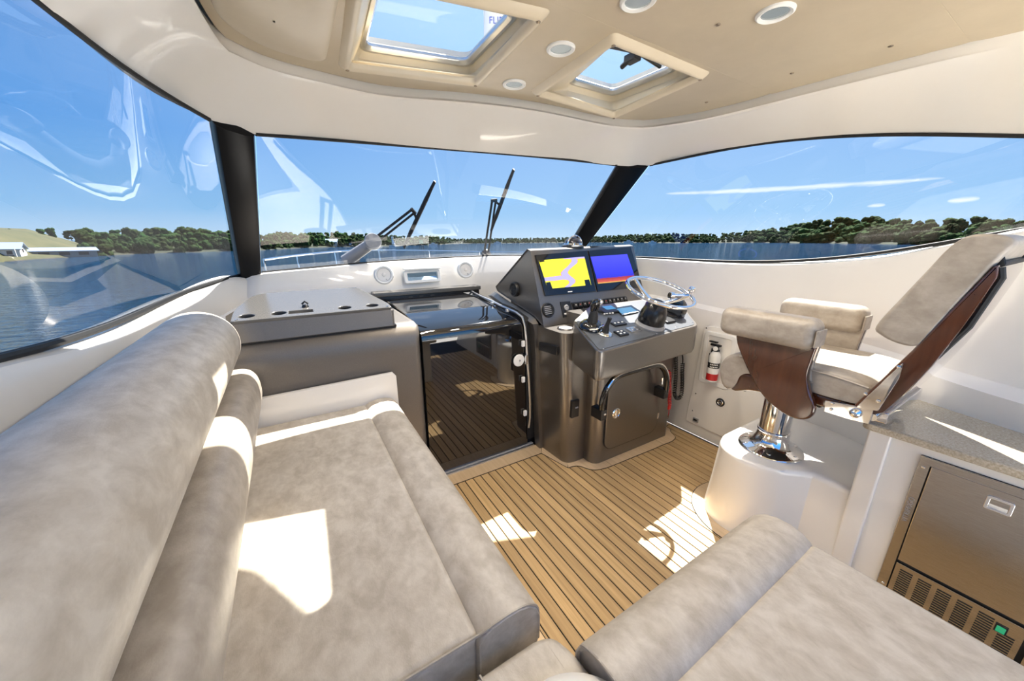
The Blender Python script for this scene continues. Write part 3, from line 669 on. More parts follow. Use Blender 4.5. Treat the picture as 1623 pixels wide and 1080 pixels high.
# front roll: shallow hump that dips to the crease
def roll(x0, x1, y0, y1, n=2):
    prof = [(x0, .50), (x0, .628), (x0 + .012, .642), (x0 + .035, .654), (x0 + .075, .661), (x0 + .115, .660), (x0 + .145, .650), (x0 + .166, .630), (x0 + .176, .600), (x0 + .176, .53), (x0 + .166, .50)]
    return prof
bm = NB(); rows = []
pf = roll(.238, .42, 0, 0)
for y, s in ((.548, .93), (.538, .985), (.553, 1.0), (1.90, 1.0), (1.915, .985), (1.922, .93)):
    rows.append([Vector((.326 + (x - .326) * s, y, .56 + (z - .56) * s)) for x, z in pf])
rows = [[Vector((.326 + (x - .326) * s, y, .56 + (z - .56) * s)) for x, z in pf] for y, s in ((.540, .86), (.536, .94), (.540, .985), (.556, 1.0), (.9, 1), (1.4, 1), (1.905, 1.0), (1.917, .985), (1.922, .94))]
loft(bm, rows, closed=True, cap=True); bmesh.ops.recalc_face_normals(bm, faces=bm.faces); fr = obj('front_roll', bm, M['vinyl'], st, ang=60)
bm = NB(); tube(bm, cat([(-.26, .548, .643), (.22, .546, .643), (.25, .543, .647), (.29, .541, .655), (.345, .541, .657), (.39, .541, .643), (.408, .541, .61), (.410, .541, .52)], 4), .0035, 6); obj('piping', bm, M['vinyl_dark'], fr)
def backroll(prof, y0, y1, r=.03):
    cx = sum(p[0] for p in prof) / len(prof); cz = sum(p[1] for p in prof) / len(prof)
    bm = NB(); rows = []
    st_ = [(y0, 1.0), (y0 + .3, 1.0)] + [(y0 + .3 + (y1 - r - y0 - .3) * k / 6, 1.0) for k in range(1, 7)] + [(y1 - r * .45, .985), (y1 - r * .12, .95), (y1, .88), (y1 + .002, .6)]
    for y, s in st_: rows.append([Vector((cx + (x - cx) * s, y, cz + (z - cz) * s)) for x, z in prof])
    loft(bm, rows, closed=True, cap=True); bmesh.ops.recalc_face_normals(bm, faces=bm.faces); return bm
P2 = lambda pts: [(p.x, p.z) for p in cat([(a, 0, b) for a, b in pts], 5, True)]
low_prof = P2([(-.262, .60), (-.226, .70), (-.190, .80), (-.184, .865), (-.195, .915), (-.225, .945), (-.28, .948), (-.36, .92), (-.48, .91), (-.50, .80), (-.48, .62)])
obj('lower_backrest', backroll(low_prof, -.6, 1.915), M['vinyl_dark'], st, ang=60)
bol = P2([(-.36 + .138 * math.cos(R(a)), 1.082 + .138 * math.sin(R(a)) ) for a in range(0, 360, 30)])
obj('upper_backrest', backroll(bol, -.6, 1.905), M['vinyl'], st, ang=60)

cs = thing('corner_seat', 'taupe corner seat filling the angle between the port settee and the aft bench', 'seat', (.2, .2, 0))
bm = NB(); pts = roundpoly([Vector(p) for p in [(-.25, .505, .50), (.372, .500, .50), (.412, .485, .50), (.432, .425, .50), (.432, -.3, .50), (-.25, -.3, .50)]], [.01, .05, .03, .03, .02, .02], 5)
prism(bm, pts, (0, 0, .10), .018, 4); obj('seat_cushion', bm, M['vinyl'], cs)
bm = NB(); prism(bm, [(-.25, .49, 0), (.36, .49, 0), (.40, .40, 0), (.42, -.3, 0), (-.25, -.3, 0)], (0, 0, .5)); obj('base', bm, M['gel'], cs)
bm = NB(); tube(bm, [(.225, .50, .598), (.235, .42, .601), (.24, .30, .601)], .003, 6); obj('seam', bm, M['vinyl_dark'], cs)
bm = NB(); lathe(bm, [(.145, .0), (.150, .014), (.146, .03), (.12, .044), (.07, .052), (.0001, .055)], (.312, .262, .598), (0, 0, 1), 36); o = obj('round_cushion', bm, M['gel_matt'], None, ang=60, origin=(.312, .262, .598)); tag(o, 'pale cream round cushion on the corner seat, cut by the bottom edge of the picture', 'cushion')

ab = thing('aft_bench', 'taupe vinyl bench across the near end of the deck with a padded front roll', 'bench', (.82, .1, 0))
bm = NB(); box(bm, (.44, -.6, 0), (1.17, .36, .50), .01); obj('base', bm, M['gel'], ab)
bm = cushion((.440, -.6, .50), (1.205, .268, .642), .022); obj('seat_cushion', bm, M['vinyl'], ab)
pf = [(.250, .50), (.250, .622), (.262, .640), (.285, .655), (.32, .664), (.36, .662), (.395, .650), (.420, .628), (.430, .60), (.430, .53), (.42, .50)]
rows = [[Vector((x, .345 + (y - .345) * s, .57 + (z - .57) * s)) for y, z in pf] for x, s in ((.442, .86), (.432, .93), (.432, .985), (.444, 1.0), (.8, 1.0), (1.13, 1.0), (1.175, .985), (1.200, .94), (1.214, .84), (1.218, .6))]
bm = NB(); loft(bm, rows, closed=True, cap=True); bmesh.ops.recalc_face_normals(bm, faces=bm.faces); fr = obj('front_roll', bm, M['vinyl'], ab, ang=60)
bm = NB(); tube(bm, cat([(.437, -.2, .646), (.437, .24, .643), (.435, .28, .652), (.434, .33, .660), (.434, .38, .652), (.435, .415, .63), (.436, .422, .58), (.436, .418, .51)], 4), .0035, 6); obj('piping', bm, M['vinyl_dark'], fr)

bm = NB(); box(bm, (-.45, -.86, .50), (1.25, -.62, 1.10), .07, 5); obj('added_backrest', bm, M['vinyl'], ab, ang=60)  # out of view, added to screen blue sky from the cushion ends

# ================================================================ helm console
hc = thing('helm_console', 'bronze-grey metallic helm console with slanted dash, overhanging pod and storage door', 'console', (1.9, 1.75, 0))
L_ = [(1.838, .945), (2.010, 1.430), (2.045, 1.440), (2.489, 1.142), (2.46, 1.11), (1.95, 1.0)]
R_ = [(1.885, .965), (2.062, 1.450), (2.10, 1.460), (2.54, 1.162), (2.51, 1.13), (2.0, 1.02)]
rows = [[Vector((1.370 + .012, y + (.006 if i < 3 else -.006), z - .008)) for i, (y, z) in enumerate(L_)], [Vector((1.372, y, z)) for y, z in L_], [Vector((2.425, y, z)) for y, z in R_], [Vector((2.435, y, z - .01)) for y, z in R_]]
bm = NB(); loft(bm, rows, closed=True, cap=True); bmesh.ops.recalc_face_normals(bm, faces=bm.faces)
dash = obj('dash_housing', bm, M['paint'], hc, ang=25)
def plan_loft(z0, z1, p0, p1, rads, n=5, steps=4, captop=True):
    a = roundpoly([Vector((x, y, z0)) for x, y in p0], rads, n); b = roundpoly([Vector((x, y, z1)) for x, y in p1], rads, n)
    bm = NB(); loft(bm, [[p.lerp(q, k / steps) for p, q in zip(a, b)] for k in range(steps + 1)], closed=True, cap=True); bmesh.ops.recalc_face_normals(bm, faces=bm.faces); return bm
bm = plan_loft(0, .945, [(1.425, 1.93), (1.440, 1.632), (1.60, 1.628), (1.60, 1.93)], [(1.366, 1.90), (1.372, 1.622), (1.60, 1.622), (1.60, 1.90)], [0, .07, 0, 0], 8)
col = obj('side_column', bm, M['paint'], hc, ang=50)
bm = plan_loft(0, .78, [(1.598, 1.72), (1.588, 1.528), (2.372, 1.518), (2.375, 1.72)], [(1.585, 1.72), (1.570, 1.535), (2.38, 1.528), (2.385, 1.72)], [0, .075, .03, 0], 8)
base = obj('base_cabinet', bm, M['paint'], hc, ang=50)
bm = NB(); box(bm, (1.58, 1.70, 0), (2.545, 2.6, 1.03), .004); obj('inner_body', bm, M['paint'], hc)
bm = NB(); rows = []
for x, y, z in ((1.365, 2.50, 1.095), (1.36, 2.25, 1.045), (1.358, 2.02, 1.005), (1.360, 1.955, .985), (1.366, 1.925, .955), (1.376, 1.915, .90), (1.395, 1.908, .6), (1.412, 1.905, .3), (1.430, 1.902, 0)):
    t = .045
    rows.append([Vector((x - .030, y - .012, z - (.0 if y < 1.93 else .02))), Vector((x + .012, y - .016, z)), Vector((x + .03, y + .05, z)), Vector((x - .030, y + .05, z - (.0 if y < 1.93 else .03)))])
loft(bm, rows, closed=True, cap=True); bmesh.ops.recalc_face_normals(bm, faces=bm.faces); obj('door_jamb', bm, M['paint'], hc, ang=35)
# overhanging pod
ztop = lambda y: .58 + .27 * y
plan = roundpoly([Vector((x, y, 0)) for x, y in [(1.72, 1.79), (1.60, 1.722), (1.426, 1.625), (1.318, 1.285), (1.80, 1.318), (2.300, 1.340), (2.478, 1.575), (2.46, 1.79)]], [.0, .05, .05, .06, .3, .06, .06, 0], 7)
rows = []
for dz, g in (('b', -.03), ('b2', -.008), ('m', .0), ('t2', 0), ('t', -.006)):
    pp = [Vector((p.x, p.y, 0)) for p in grow([(p.x, p.y) for p in plan], g)] if g else plan
    for_z = []
    for p in pp:
        zt = ztop(p.y)
        z = {'b': .752, 'b2': .760, 'm': .785, 't2': zt - .008, 't': zt}[dz]
        for_z.append(Vector((p.x, p.y, z)))
    rows.append(for_z)
bm = NB(); loft(bm, rows, closed=True, cap=True); bmesh.ops.recalc_face_normals(bm, faces=bm.faces); pod = obj('pod', bm, M['paint'], hc, ang=40)
pp = grow([(p.x, p.y) for p in plan], -.02)
bm = NB(); loft(bm, [[Vector((p.x, p.y, ztop(p.y) - .001)) for p in pp], [Vector((p.x, p.y, ztop(p.y) + .003)) for p in pp]], closed=True, cap=True); bmesh.ops.recalc_face_normals(bm, faces=bm.faces); obj('pod_panel', bm, M['pod_top'], pod)
screws(pod, [(1.376, 1.309, 0.937), (1.863, 1.344, 0.946), (2.098, 1.374, 0.954), (2.285, 1.380, 0.956)], (0, -.26, .96), .005)
# shelf cup holder
q = (1.524, 1.856, 0.945)
bm = NB(); lathe(bm, [(.052, 0), (.054, .006), (.046, .007), (.044, -.02)], (1.47, 1.735, .946), (0, 0, 1), 30, cap=False); obj('cup_ring', bm, M['chrome'], col)
bm = NB(); lathe(bm, [(.044, .0015), (.0001, .001)], (1.47, 1.735, .946), (0, 0, 1), 24); obj('cup_well', bm, M['grey'], col)
# side pocket handle and outlet
pa, pb, pc_, pd = [Vector(p) for p in ((1.378, 1.871, 0.838), (1.378, 1.677, 0.856), (1.378, 1.680, 0.797), (1.378, 1.869, 0.781))]
bm = NB(); prism(bm, [pa, pb, pc_, pd], (-.022, 0, 0), .005); obj('recess_pull', bm, M['black'], col)
bm = NB(); q = Vector((1.480, 1.620, 0.424)); box(bm, (q.x - .032, 1.612, q.z - .062), (q.x + .032, 1.634, q.z + .062), .004); so_ = obj('outlet_panel', bm, M['black'], col)
bm = NB(); box(bm, (q.x - .004, 1.608, q.z + .004), (q.x + .02, 1.614, q.z + .014), .002); obj('outlet_button', bm, M['grey'], so_)
# dash instruments on the slanted face
dn = Vector((1.895 - 1.38, .0, 0)); D0 = Vector((1.37, 2.01, 1.432)); DX = (Vector((2.4, 2.06, 1.45)) - D0).normalized(); DY0 = (D0 - Vector((1.38, 1.84, .945)))
DN = DX.cross(DY0).normalized(); DY = DN.cross(DX).normalized()
if DN.y > 0: DN = -DN
def quadp(pts, out, mat, name, parent, bev=.003, inset=0):
    bm = NB(); prism(bm, [Vector(p) - DN * .004 for p in pts], DN * (out + .004), bev); return obj(name, bm, mat, parent)
def screenq(pts, out, mat, name, parent):
    bm = NB(); vs = [bm.verts.new(Vector(p) + DN * out) for p in pts]; f = bm.faces.new(vs); uv = bm.loops.layers.uv.new('UVMap')
    for l, c in zip(f.loops, ((0, 1), (1, 1), (1, 0), (0, 0))): l[uv].uv = c
    f.normal_update()
    if f.normal.dot(DN) < 0: f.normal_flip()
    return obj(name, bm, mat, parent)
GRP = 'large screens on the helm dash'
s1 = thing('chart_plotter', 'large black-framed helm screen on the left showing a yellow and lilac chart', 'screen', (1.636, 1.966, 1.275), GRP)
quadp([(1.400, 2.000, 1.399), (1.882, 2.027, 1.420), (1.897, 1.926, 1.129), (1.423, 1.909, 1.136)], .012, M['blackgloss'], 'bezel', s1)
screenq([(1.419, 1.976, 1.367), (1.840, 1.998, 1.381), (1.858, 1.929, 1.182), (1.451, 1.913, 1.184)], .0002, M['chart'], 'display', s1)
for pts in ([(1.419, 1.976, 1.371), (1.463, 1.979, 1.374), (1.464, 1.973, 1.358), (1.421, 1.970, 1.355)], [(1.444, 1.926, 1.225), (1.482, 1.928, 1.227), (1.493, 1.913, 1.181), (1.449, 1.910, 1.180)], [(1.797, 1.939, 1.221), (1.848, 1.942, 1.222), (1.856, 1.927, 1.178), (1.799, 1.924, 1.177)]):
    screenq(pts, .0006, M['blackgloss'], 'data_box', s1)
bm = NB(); prism(bm, [(1.622, 1.907, 1.149), (1.663, 1.909, 1.149), (1.665, 1.911, 1.154), (1.623, 1.909, 1.154)], DN * .0008); obj('badge', bm, M['white'], s1)
s2 = thing('sonar_screen', 'large black-framed helm screen on the right showing blue sonar over a red bottom', 'screen', (2.161, 1.993, 1.288), GRP)
quadp([(1.895, 2.028, 1.419), (2.378, 2.056, 1.441), (2.436, 1.947, 1.123), (1.917, 1.927, 1.127)], .012, M['blackgloss'], 'bezel', s2)
screenq([(1.903, 2.000, 1.379), (2.315, 2.021, 1.389), (2.366, 1.953, 1.187), (1.931, 1.934, 1.186)], .0002, M['sonar'], 'display', s2)
def dial(px, r, lab, cat_, name, ax=None, parent=None):
    ax = ax or DN
    bm = NB(); lathe(bm, [(r, -.004), (r, .010), (r * .93, .016), (r * .78, .016), (r * .70, .009), (.0001, .008)], px, ax, 28)
    return bm
t = thing('air_vent', 'round black eyeball vent low on the dash face', 'vent', (1.429, 1.878, 1.047)); bm = dial((1.429, 1.878, 1.047), .050, '', '', ''); obj('ring', bm, M['black'], t)
bm = NB(); c0 = Vector((1.420, 1.866, 1.050))
for k in (-2, -1, 0, 1, 2): prism(bm, [c0 + DY * (k * .012) + DX * a + DY * b for a, b in ((-.028, -.0022), (.028, -.0022), (.028, .0022), (-.028, .0022))], DN * .006)
obj('louvre', bm, M['grey'], t)
vx = (1.372, 2.200, 1.153)
t = thing('side_vent', 'round black vent in the triangular left cheek of the dash', 'vent', vx); obj('ring', dial(vx, .052, '', '', '', Vector((-1, 0, 0))), M['black'], t)
bm = NB(); c0 = Vector(vx)
for k in (-1.5, -.5, .5, 1.5): box(bm, (c0.x - .014, c0.y - .032, c0.z + k * .016 - .003), (c0.x - .006, c0.y + .032, c0.z + k * .016 + .003))
obj('louvre', bm, M['rubber'], t)
t = thing('socket_panel', 'small black panel with a round white-marked socket beside the dash vent', 'panel', (1.595, 1.882, 1.038))
quadp([(1.545, 1.897, 1.089), (1.637, 1.901, 1.087), (1.647, 1.866, 0.987), (1.548, 1.861, 0.985)], .006, M['black'], 'plate', t)
bm = NB(); lathe(bm, [(.020, 0), (.020, .008), (.014, .012), (.012, .006), (.0001, .005)], (1.587, 1.879, 1.049), DN, 20); obj('socket', bm, M['grey'], t)
bm = NB(); prism(bm, [(1.561, 1.866, 1.016), (1.598, 1.867, 1.016), (1.599, 1.864, 1.006), (1.562, 1.862, 1.006)], DN * .001); obj('marking', bm, M['white'], t)
t = thing('switch_panel', 'long black panel of rocker switches across the lower dash', 'switch panel', (1.923, 1.900, 1.051))
A_, B_, C_, D_ = [Vector(p) for p in ((1.646, 1.897, 1.076), (2.211, 1.920, 1.072), (2.234, 1.902, 1.020), (1.658, 1.873, 1.007))]
quadp([A_, B_, C_, D_], .008, M['black'], 'plate', t)
for k in range(13):
    f0, f1 = (k + .12) / 13, (k + .88) / 13
    p0, p1 = A_.lerp(B_, f0), A_.lerp(B_, f1); q0, q1 = D_.lerp(C_, f0), D_.lerp(C_, f1)
    pts = [p0.lerp(q0, .14), p1.lerp(q1, .14), p1.lerp(q1, .86), p0.lerp(q0, .86)]
    bm = NB(); a = [bm.verts.new(p + DN * .008) for p in pts]; b = [bm.verts.new(p + DN * h) for p, h in zip(pts, (.020, .020, .012, .012))]
    bm.faces.new(b); [bm.faces.new((a[i], a[(i + 1) % 4], b[(i + 1) % 4], b[i])) for i in range(4)]; bmesh.ops.recalc_face_normals(bm, faces=bm.faces)
    sw = obj('rocker', bm, M['blackgloss'], t)
    c0 = p0.lerp(p1, .5).lerp(q0.lerp(q1, .5), .3)
    bm = NB(); lathe(bm, [(.004, .0), (.0001, .0015)], c0 + DN * .0185, DN, 8); obj('indicator', bm, M['redled'] if k in (1, 3, 4, 6, 7) else M['white'], sw)

# base door with latch, arch rail, lanyard and coiled cord
hd = obj('storage_door', xf(holed(rr(.535, .525, .075, 8), [], .012, 0, .004), (1.945, 1.520, .358), (1, -.010, 0), (0, 0, 1)), M['paint'], base, ang=40)
bm = xf(holed(rr(.548, .538, .080, 8), [rr(.530, .520, .074, 8)], .010, 0), (1.945, 1.521, .358), (1, -.010, 0), (0, 0, 1)); obj('door_gasket', bm, M['rubber'], base)
lt = (1.758, 1.516, .362)
bm = NB(); lathe(bm, [(.036, 0), (.037, .006), (.031, .009), (.026, .005), (.0001, .005)], lt, (0, -1, 0), 28); o = obj('latch', bm, M['chrome'], base)
bm = NB(); box(bm, (lt[0] - .006, 1.502, lt[2] - .022), (lt[0] + .006, 1.512, lt[2] + .022), .003); obj('latch_key', bm, M['chrome'], base)
for z in (.50, .22):
    bm = NB(); cyl(bm, (2.219, 1.510, z - .025), (2.219, 1.510, z + .025), .006, n=10); obj('hinge', bm, M['chrome'], base)
ar = thing('arch_rail', 'black padded arch-shaped rail folded up over the storage door of the helm', 'rail', (1.92, 1.47, .42))
path = cat([(1.592, 1.490, .41), (1.588, 1.487, .50), (1.612, 1.480, .585), (1.665, 1.474, .643), (1.74, 1.470, .664), (1.92, 1.468, .668), (2.07, 1.468, .664), (2.155, 1.470, .620), (2.212, 1.474, .54), (2.228, 1.478, .46), (2.226, 1.48, .41)], 6)
path = [Vector((p.x * .973, p.y * .973, 1.5 - (1.5 - p.z) * .973)) for p in path]
bm = NB(); tube(bm, path, .019, 14); obj('padded_tube', bm, M['blackgloss'], ar)
bm = NB(); tube(bm, [p + Vector((0, -.012, .016)) for p in path[6:-6]], .007, 8); obj('chrome_strip', bm, M['chrome'], ar)
for x in (1.552, 2.165):
    bm = NB(); box(bm, (x - .026, 1.428, .405), (x + .026, 1.520, .475), .004); o = obj('pivot_block', bm, M['black'], ar)
    bm = NB(); lathe(bm, [(.009, 0), (.007, .004), (.0001, .005)], (x + .006, 1.428, .445), (0, -1, 0), 10); obj('pivot_bolt', bm, M['chrome'], o)
ly = thing('lanyard', 'red coiled safety lanyard hanging beside the storage door', 'lanyard', (2.28, 1.47, .35))
bm = NB(); c0 = Vector((2.205, 1.455, .60)); c1 = Vector((2.262, 1.455, .32)); pts = []
for i in range(200):
    s = i / 199; p = c0.lerp(c1, s); a = 2 * math.pi * 20 * s
    pts.append(p + Vector((.0105 * math.cos(a), .0105 * math.sin(a), 0)))
tube(bm, pts, .0042, 6); obj('coil', bm, M['red'], ly)
bm = NB(); box(bm, (2.247, 1.447, .285), (2.272, 1.461, .32), .003); tube(bm, [(2.262, 1.455, .285), (2.266, 1.455, .25), (2.260, 1.455, .232)], .003, 6); obj('clip', bm, M['red'], ly)
bm = NB(); tube(bm, [(2.26, 1.455, .24), (2.272, 1.455, .215), (2.262, 1.455, .205), (2.252, 1.455, .215), (2.26, 1.455, .235)], .0025, 6); obj('hook', bm, M['brass'], ly)
cc = thing('coiled_cord', 'black coiled microphone cord looping down under the right end of the helm pod', 'cord', (2.45, 1.5, .40))
P_ = cat([(2.360, 1.520, 0.665), (2.386, 1.520, 0.534), (2.401, 1.520, 0.418), (2.406, 1.520, 0.353), (2.448, 1.520, 0.301), (2.494, 1.520, 0.311), (2.492, 1.520, 0.397), (2.467, 1.520, 0.518), (2.459, 1.520, 0.592)], 8)
P_ = resample(P_, 300); pts = []
for i, p in enumerate(P_):
    t = (P_[min(i + 1, 299)] - P_[max(i - 1, 0)]).normalized(); x, y, _ = frame(t, (0, 1, 0)); a = 2 * math.pi * i / 6.0
    pts.append(p + (x * math.cos(a) + y * math.sin(a)) * .0125)
bm = NB(); tube(bm, pts, .0036, 5); obj('coil', bm, M['black'], cc)
bm = NB(); tube(bm, cat([(2.332, 1.520, 0.689), (2.405, 1.520, 0.701), (2.448, 1.520, 0.644), (2.461, 1.520, 0.581)], 6), .005, 6); tube(bm, [(2.363, 1.520, 0.649), (2.345, 1.520, 0.701)], .005, 6); obj('straight_lead', bm, M['black'], cc)

# controls on the pod
PN = Vector((0, -.27, 1)).normalized(); PX = Vector((1, 0, 0)); PY = PN.cross(PX)
def podbox(px, w, d, h, mat, name, parent, bev=.004, rot=0.0, lift=0):
    bm = NB(); box(bm, (-w / 2, -d / 2, -.003), (w / 2, d / 2, h), bev)
    bmesh.ops.rotate(bm, verts=bm.verts, cent=(0, 0, 0), matrix=Matrix.Rotation(R(rot), 3, 'Z'))
    return obj(name, xf(bm, Vector(px) + PN * (.003 + lift), PX, PY), mat, parent)
c0 = Vector((1.486, 1.526, 0.992))
t = thing('gear_lever', 'black and chrome joystick gear lever at the left front corner of the pod', 'lever', c0)
bm = NB(); lathe(bm, [(.078, 0), (.078, .012), (.070, .028), (.060, .038), (.045, .044), (.02, .046)], c0, PN, 30, 1.0, .86); o = obj('base', bm, M['blackgloss'], t)
bm = NB(); tube(bm, [c0 + PX * a + PY * b + PN * h for a, b, h in ((-.06, -.05, .022), (-.03, -.07, .03), (.01, -.066, .036), (.05, -.05, .03), (.07, -.01, .022))], .007, 8); obj('chrome_trim', bm, M['chrome'], t)
bm = NB(); tube(bm, [c0 + PN * .04, c0 + PN * .085 + PY * .004, c0 + PN * .115 + PY * .010], [.032, .026, .017], 14); obj('boot', bm, M['rubber'], t)
top = c0 + PN * .145 + PY * .012 + PX * .004
bm = NB(); lathe(bm, [(.016, -.05), (.024, -.035), (.029, -.008), (.027, .018), (.018, .034), (.0001, .040)], top, PN, 20, 1.15, .8); obj('knob', bm, M['blackgloss'], t)
bm = NB(); lathe(bm, [(.012, 0), (.020, .002), (.024, .014), (.018, .032), (.0001, .036)], top + PX * .012 + PN * .002, PX * .6 + PN * .5, 18, 1, .8); obj('knob_cap', bm, M['chrome'], t)
c0 = Vector((1.514, 1.439, 0.969))
t = thing('thruster_joystick', 'small black joystick on a round chrome base, nearest the pod front edge', 'joystick', c0)
bm = NB(); lathe(bm, [(.045, 0), (.046, .008), (.040, .014), (.026, .017), (.02, .013), (.0001, .013)], c0, PN, 28); obj('base', bm, M['chrome'], t)
bm = NB(); tube(bm, [c0 + PN * .012, c0 + PN * .035, c0 + PN * .06, c0 + PN * .085 + PX * .004, c0 + PN * .105 + PX * .006], [.022, .018, .012, .011, .013], 14); obj('stick', bm, M['rubber'], t)
t = thing('radio_control', 'small black control head with blue display and round knob, behind the gear lever', 'control', (1.773, 1.677, 1.033))
podbox((1.781, 1.685, 1.035), .135, .095, .016, M['black'], 'body', t, .005); podbox((1.806, 1.698, 1.039), .085, .05, .018, M['lcd'], 'display', t, .001)
bm = NB(); c0 = Vector((1.685, 1.659, 1.045)); lathe(bm, [(.015, 0), (.014, .014), (.0001, .015)], c0, PN, 16); obj('knob', bm, M['rubber'], t)
for u in (957, 961.5, 966, 970): 
    pass
for p in ((1.692, 1.620, 1.036), (1.714, 1.620, 1.036), (1.738, 1.618, 1.036), (1.763, 1.617, 1.035)):
    podbox(p, .012, .009, .003, M['white'], 'button', t, .001)
t = thing('tablet_display', 'flat black display with blue screen lying on the pod between controls and wheel', 'display', (1.945, 1.656, 1.027))
bm = NB(); prism(bm, [(1.856, 1.700, 1.042), (2.039, 1.706, 1.044), (2.026, 1.615, 1.019), (1.832, 1.602, 1.016)], PN * .009, .002); obj('body', bm, M['blackgloss'], t)
bm = NB(); prism(bm, [(1.853, 1.675, 1.045), (2.003, 1.678, 1.045), (1.994, 1.611, 1.027), (1.840, 1.605, 1.026)], PN * .0012); obj('display', bm, M['lcd'], t)
bm = NB(); prism(bm, [(1.821, 1.591, 1.022), (2.003, 1.602, 1.025), (2.000, 1.611, 1.027), (1.831, 1.602, 1.025)], PN * .0012); obj('silver_edge', bm, M['alu'], t)
def keypad(px, w, d, lab, keys, mat='black', km='white'):
    t = thing('keypad', lab, 'keypad', px, 'small keypads on the helm pod'); podbox(px, w, d, .010, M[mat], 'body', t, .003)
    for a, b in keys: podbox(Vector(px) + PX * a + PY * b, .014, .010, .0125, M[km], 'key', t, .001)
keypad((1.705, 1.510, 0.988), .105, .045, 'narrow dark keypad with three white marks, farther of the pair before the wheel', [(-.032, .004), (0, .004), (.032, .004)])
keypad((1.620, 1.410, 0.961), .075, .058, 'square dark keypad with four white marks near the pod front', [(-.018, .012), (.012, .012), (-.018, -.012), (.012, -.012)])
keypad((1.737, 1.422, 0.964), .085, .055, 'pale silver keypad right beside the square dark one', [(-.02, .010), (.02, .010), (-.02, -.012), (.02, -.012)], 'alu', 'grey')
c0 = Vector((2.270, 1.518, 0.990))
t = thing('throttle', 'black binnacle throttle with blue lit ring behind the steering wheel', 'throttle', c0)
bm = NB(); lathe(bm, [(.085, 0), (.085, .008), (.078, .014)], c0, PN, 28, 1, .75); obj('base', bm, M['black'], t)
bm = NB(); lathe(bm, [(.07, -.032), (.076, -.02), (.076, .02), (.07, .032)], c0 + PN * .05 + PX * -.01, PX, 28); obj('housing', bm, M['blackgloss'], t)
bm = NB(); tube(bm, [c0 + PN * .05 + PX * .026 + PN * (.062 * math.sin(R(a))) + PY * (.062 * math.cos(R(a))) for a in range(0, 360, 15)], .005, 8, True); obj('lit_ring', bm, M['led'], t)
bm = NB(); tube(bm, [c0 + PN * .05 + PX * .045, c0 + PN * .11 + PX * .05, c0 + PN * .15 + PX * .045 + PY * -.01], [.012, .011, .014], 10); obj('lever', bm, M['chrome'], t)
podbox((2.110, 1.450, 0.972), .09, .06, .014, M['black'], 'keypad', t, .004)

# steering pedestal and wheel
wc = Vector((1.930, 1.400, 1.190)); wn = Vector((0, -math.sin(R(19.5)), math.cos(R(19.5)))); wx, wy, _ = frame(wn, (0, 1, 0))
b0 = Vector((1.910, 1.439, 0.969))
sw = thing('steering_wheel', 'polished steel three-spoke steering wheel with knob on a black tilting pedestal', 'steering wheel', b0)
bm = NB(); tube(bm, [wc + wx * .205 * math.cos(2 * math.pi * k / 64) + wy * .205 * math.sin(2 * math.pi * k / 64) for k in range(64)], .0125, 14, True); obj('rim', bm, M['chrome'], sw)
hub = wc - wn * .075
for a in (95, 215, 335):
    d = wx * math.cos(R(a)) + wy * math.sin(R(a)); s = wn.cross(d)
    pts = cat([hub + d * .02, hub + d * .06 + wn * .008, hub + d * .13 + wn * .036, hub + d * .178 + wn * .062, wc + d * .200], 4); bm = NB(); rows = []
    for i, p in enumerate(pts):
        w = .024 - .008 * i / (len(pts) - 1); t_ = (pts[min(i + 1, len(pts) - 1)] - pts[max(i - 1, 0)]).normalized(); n_ = s.cross(t_)
        rows.append([p + s * w * math.cos(2 * math.pi * k / 12) + n_ * .007 * math.sin(2 * math.pi * k / 12) for k in range(12)])
    loft(bm, rows, closed=True, cap=True); bmesh.ops.recalc_face_normals(bm, faces=bm.faces); obj('spoke', bm, M['chrome'], sw)
bm = NB(); lathe(bm, [(.045, -.03), (.05, -.01), (.046, .006), (.03, .014), (.0001, .016)], hub, wn, 28); obj('hub', bm, M['chrome'], sw)
kd = (wx * math.cos(R(-38)) + wy * math.sin(R(-38)))
kp = Vector((2.303, 1.453, 1.160)); 
best = min(range(360), key=lambda a: ((wc + (wx * math.cos(R(a)) + wy * math.sin(R(a))) * .205) - Vector((2.11, 1.33, 1.165))).length)
kd = wx * math.cos(R(best)) + wy * math.sin(R(best)); kb = wc + kd * .205
bm = NB(); cyl(bm, kb - wn * .012, kb + wn * .022, .010, n=12); lathe(bm, [(.012, .018), (.020, .026), (.022, .042), (.016, .054), (.0001, .058)], kb, wn, 18); obj('knob', bm, M['chrome'], sw)
bm = NB(); tube(bm, [kb, kb - kd * .06 - wn * .012, kb - kd * .11 - wn * .016], [.013, .014, .015], 10); cyl(bm, kb - kd * .105 - wn * .016, kb - kd * .135 - wn * .017, .022, n=16, bev=.003); obj('knob_clamp', bm, M['chrome'], sw)
ax = (hub - b0)
bm = NB(); lathe(bm, [(.092, 0), (.094, .012), (.088, .022), (.086, .03)], b0, PN, 30); obj('pedestal_ring', bm, M['grey'], sw)
pts = [b0 + PN * .02, b0 + PN * .06 + ax * .05, b0 + PN * .08 + ax * .18, b0 + ax * .62 + PN * .03, b0 + ax * .72 + PN * .01, b0 + ax * .86]
bm = NB(); tube(bm, cat(pts, 4), [.084 + (.050 - .084) * min(1, max(0, (i - 3) / 14)) ** 1.3 for i in range(21)], 26); obj('pedestal', bm, plain('satin_black_moulding', (.012, .012, .013), .24), sw)
bm = NB(); lathe(bm, [(.058, -.02), (.062, 0), (.058, .02)], b0 + ax * .55 + PN * .03, ax, 26); obj('tilt_collar', bm, M['rubber'], sw)
bm = NB(); tube(bm, [b0 + PX * -.07 + PN * .05, b0 + PX * -.10 + PN * .065], .010, 8); obj('tilt_lever', bm, M['black'], sw)
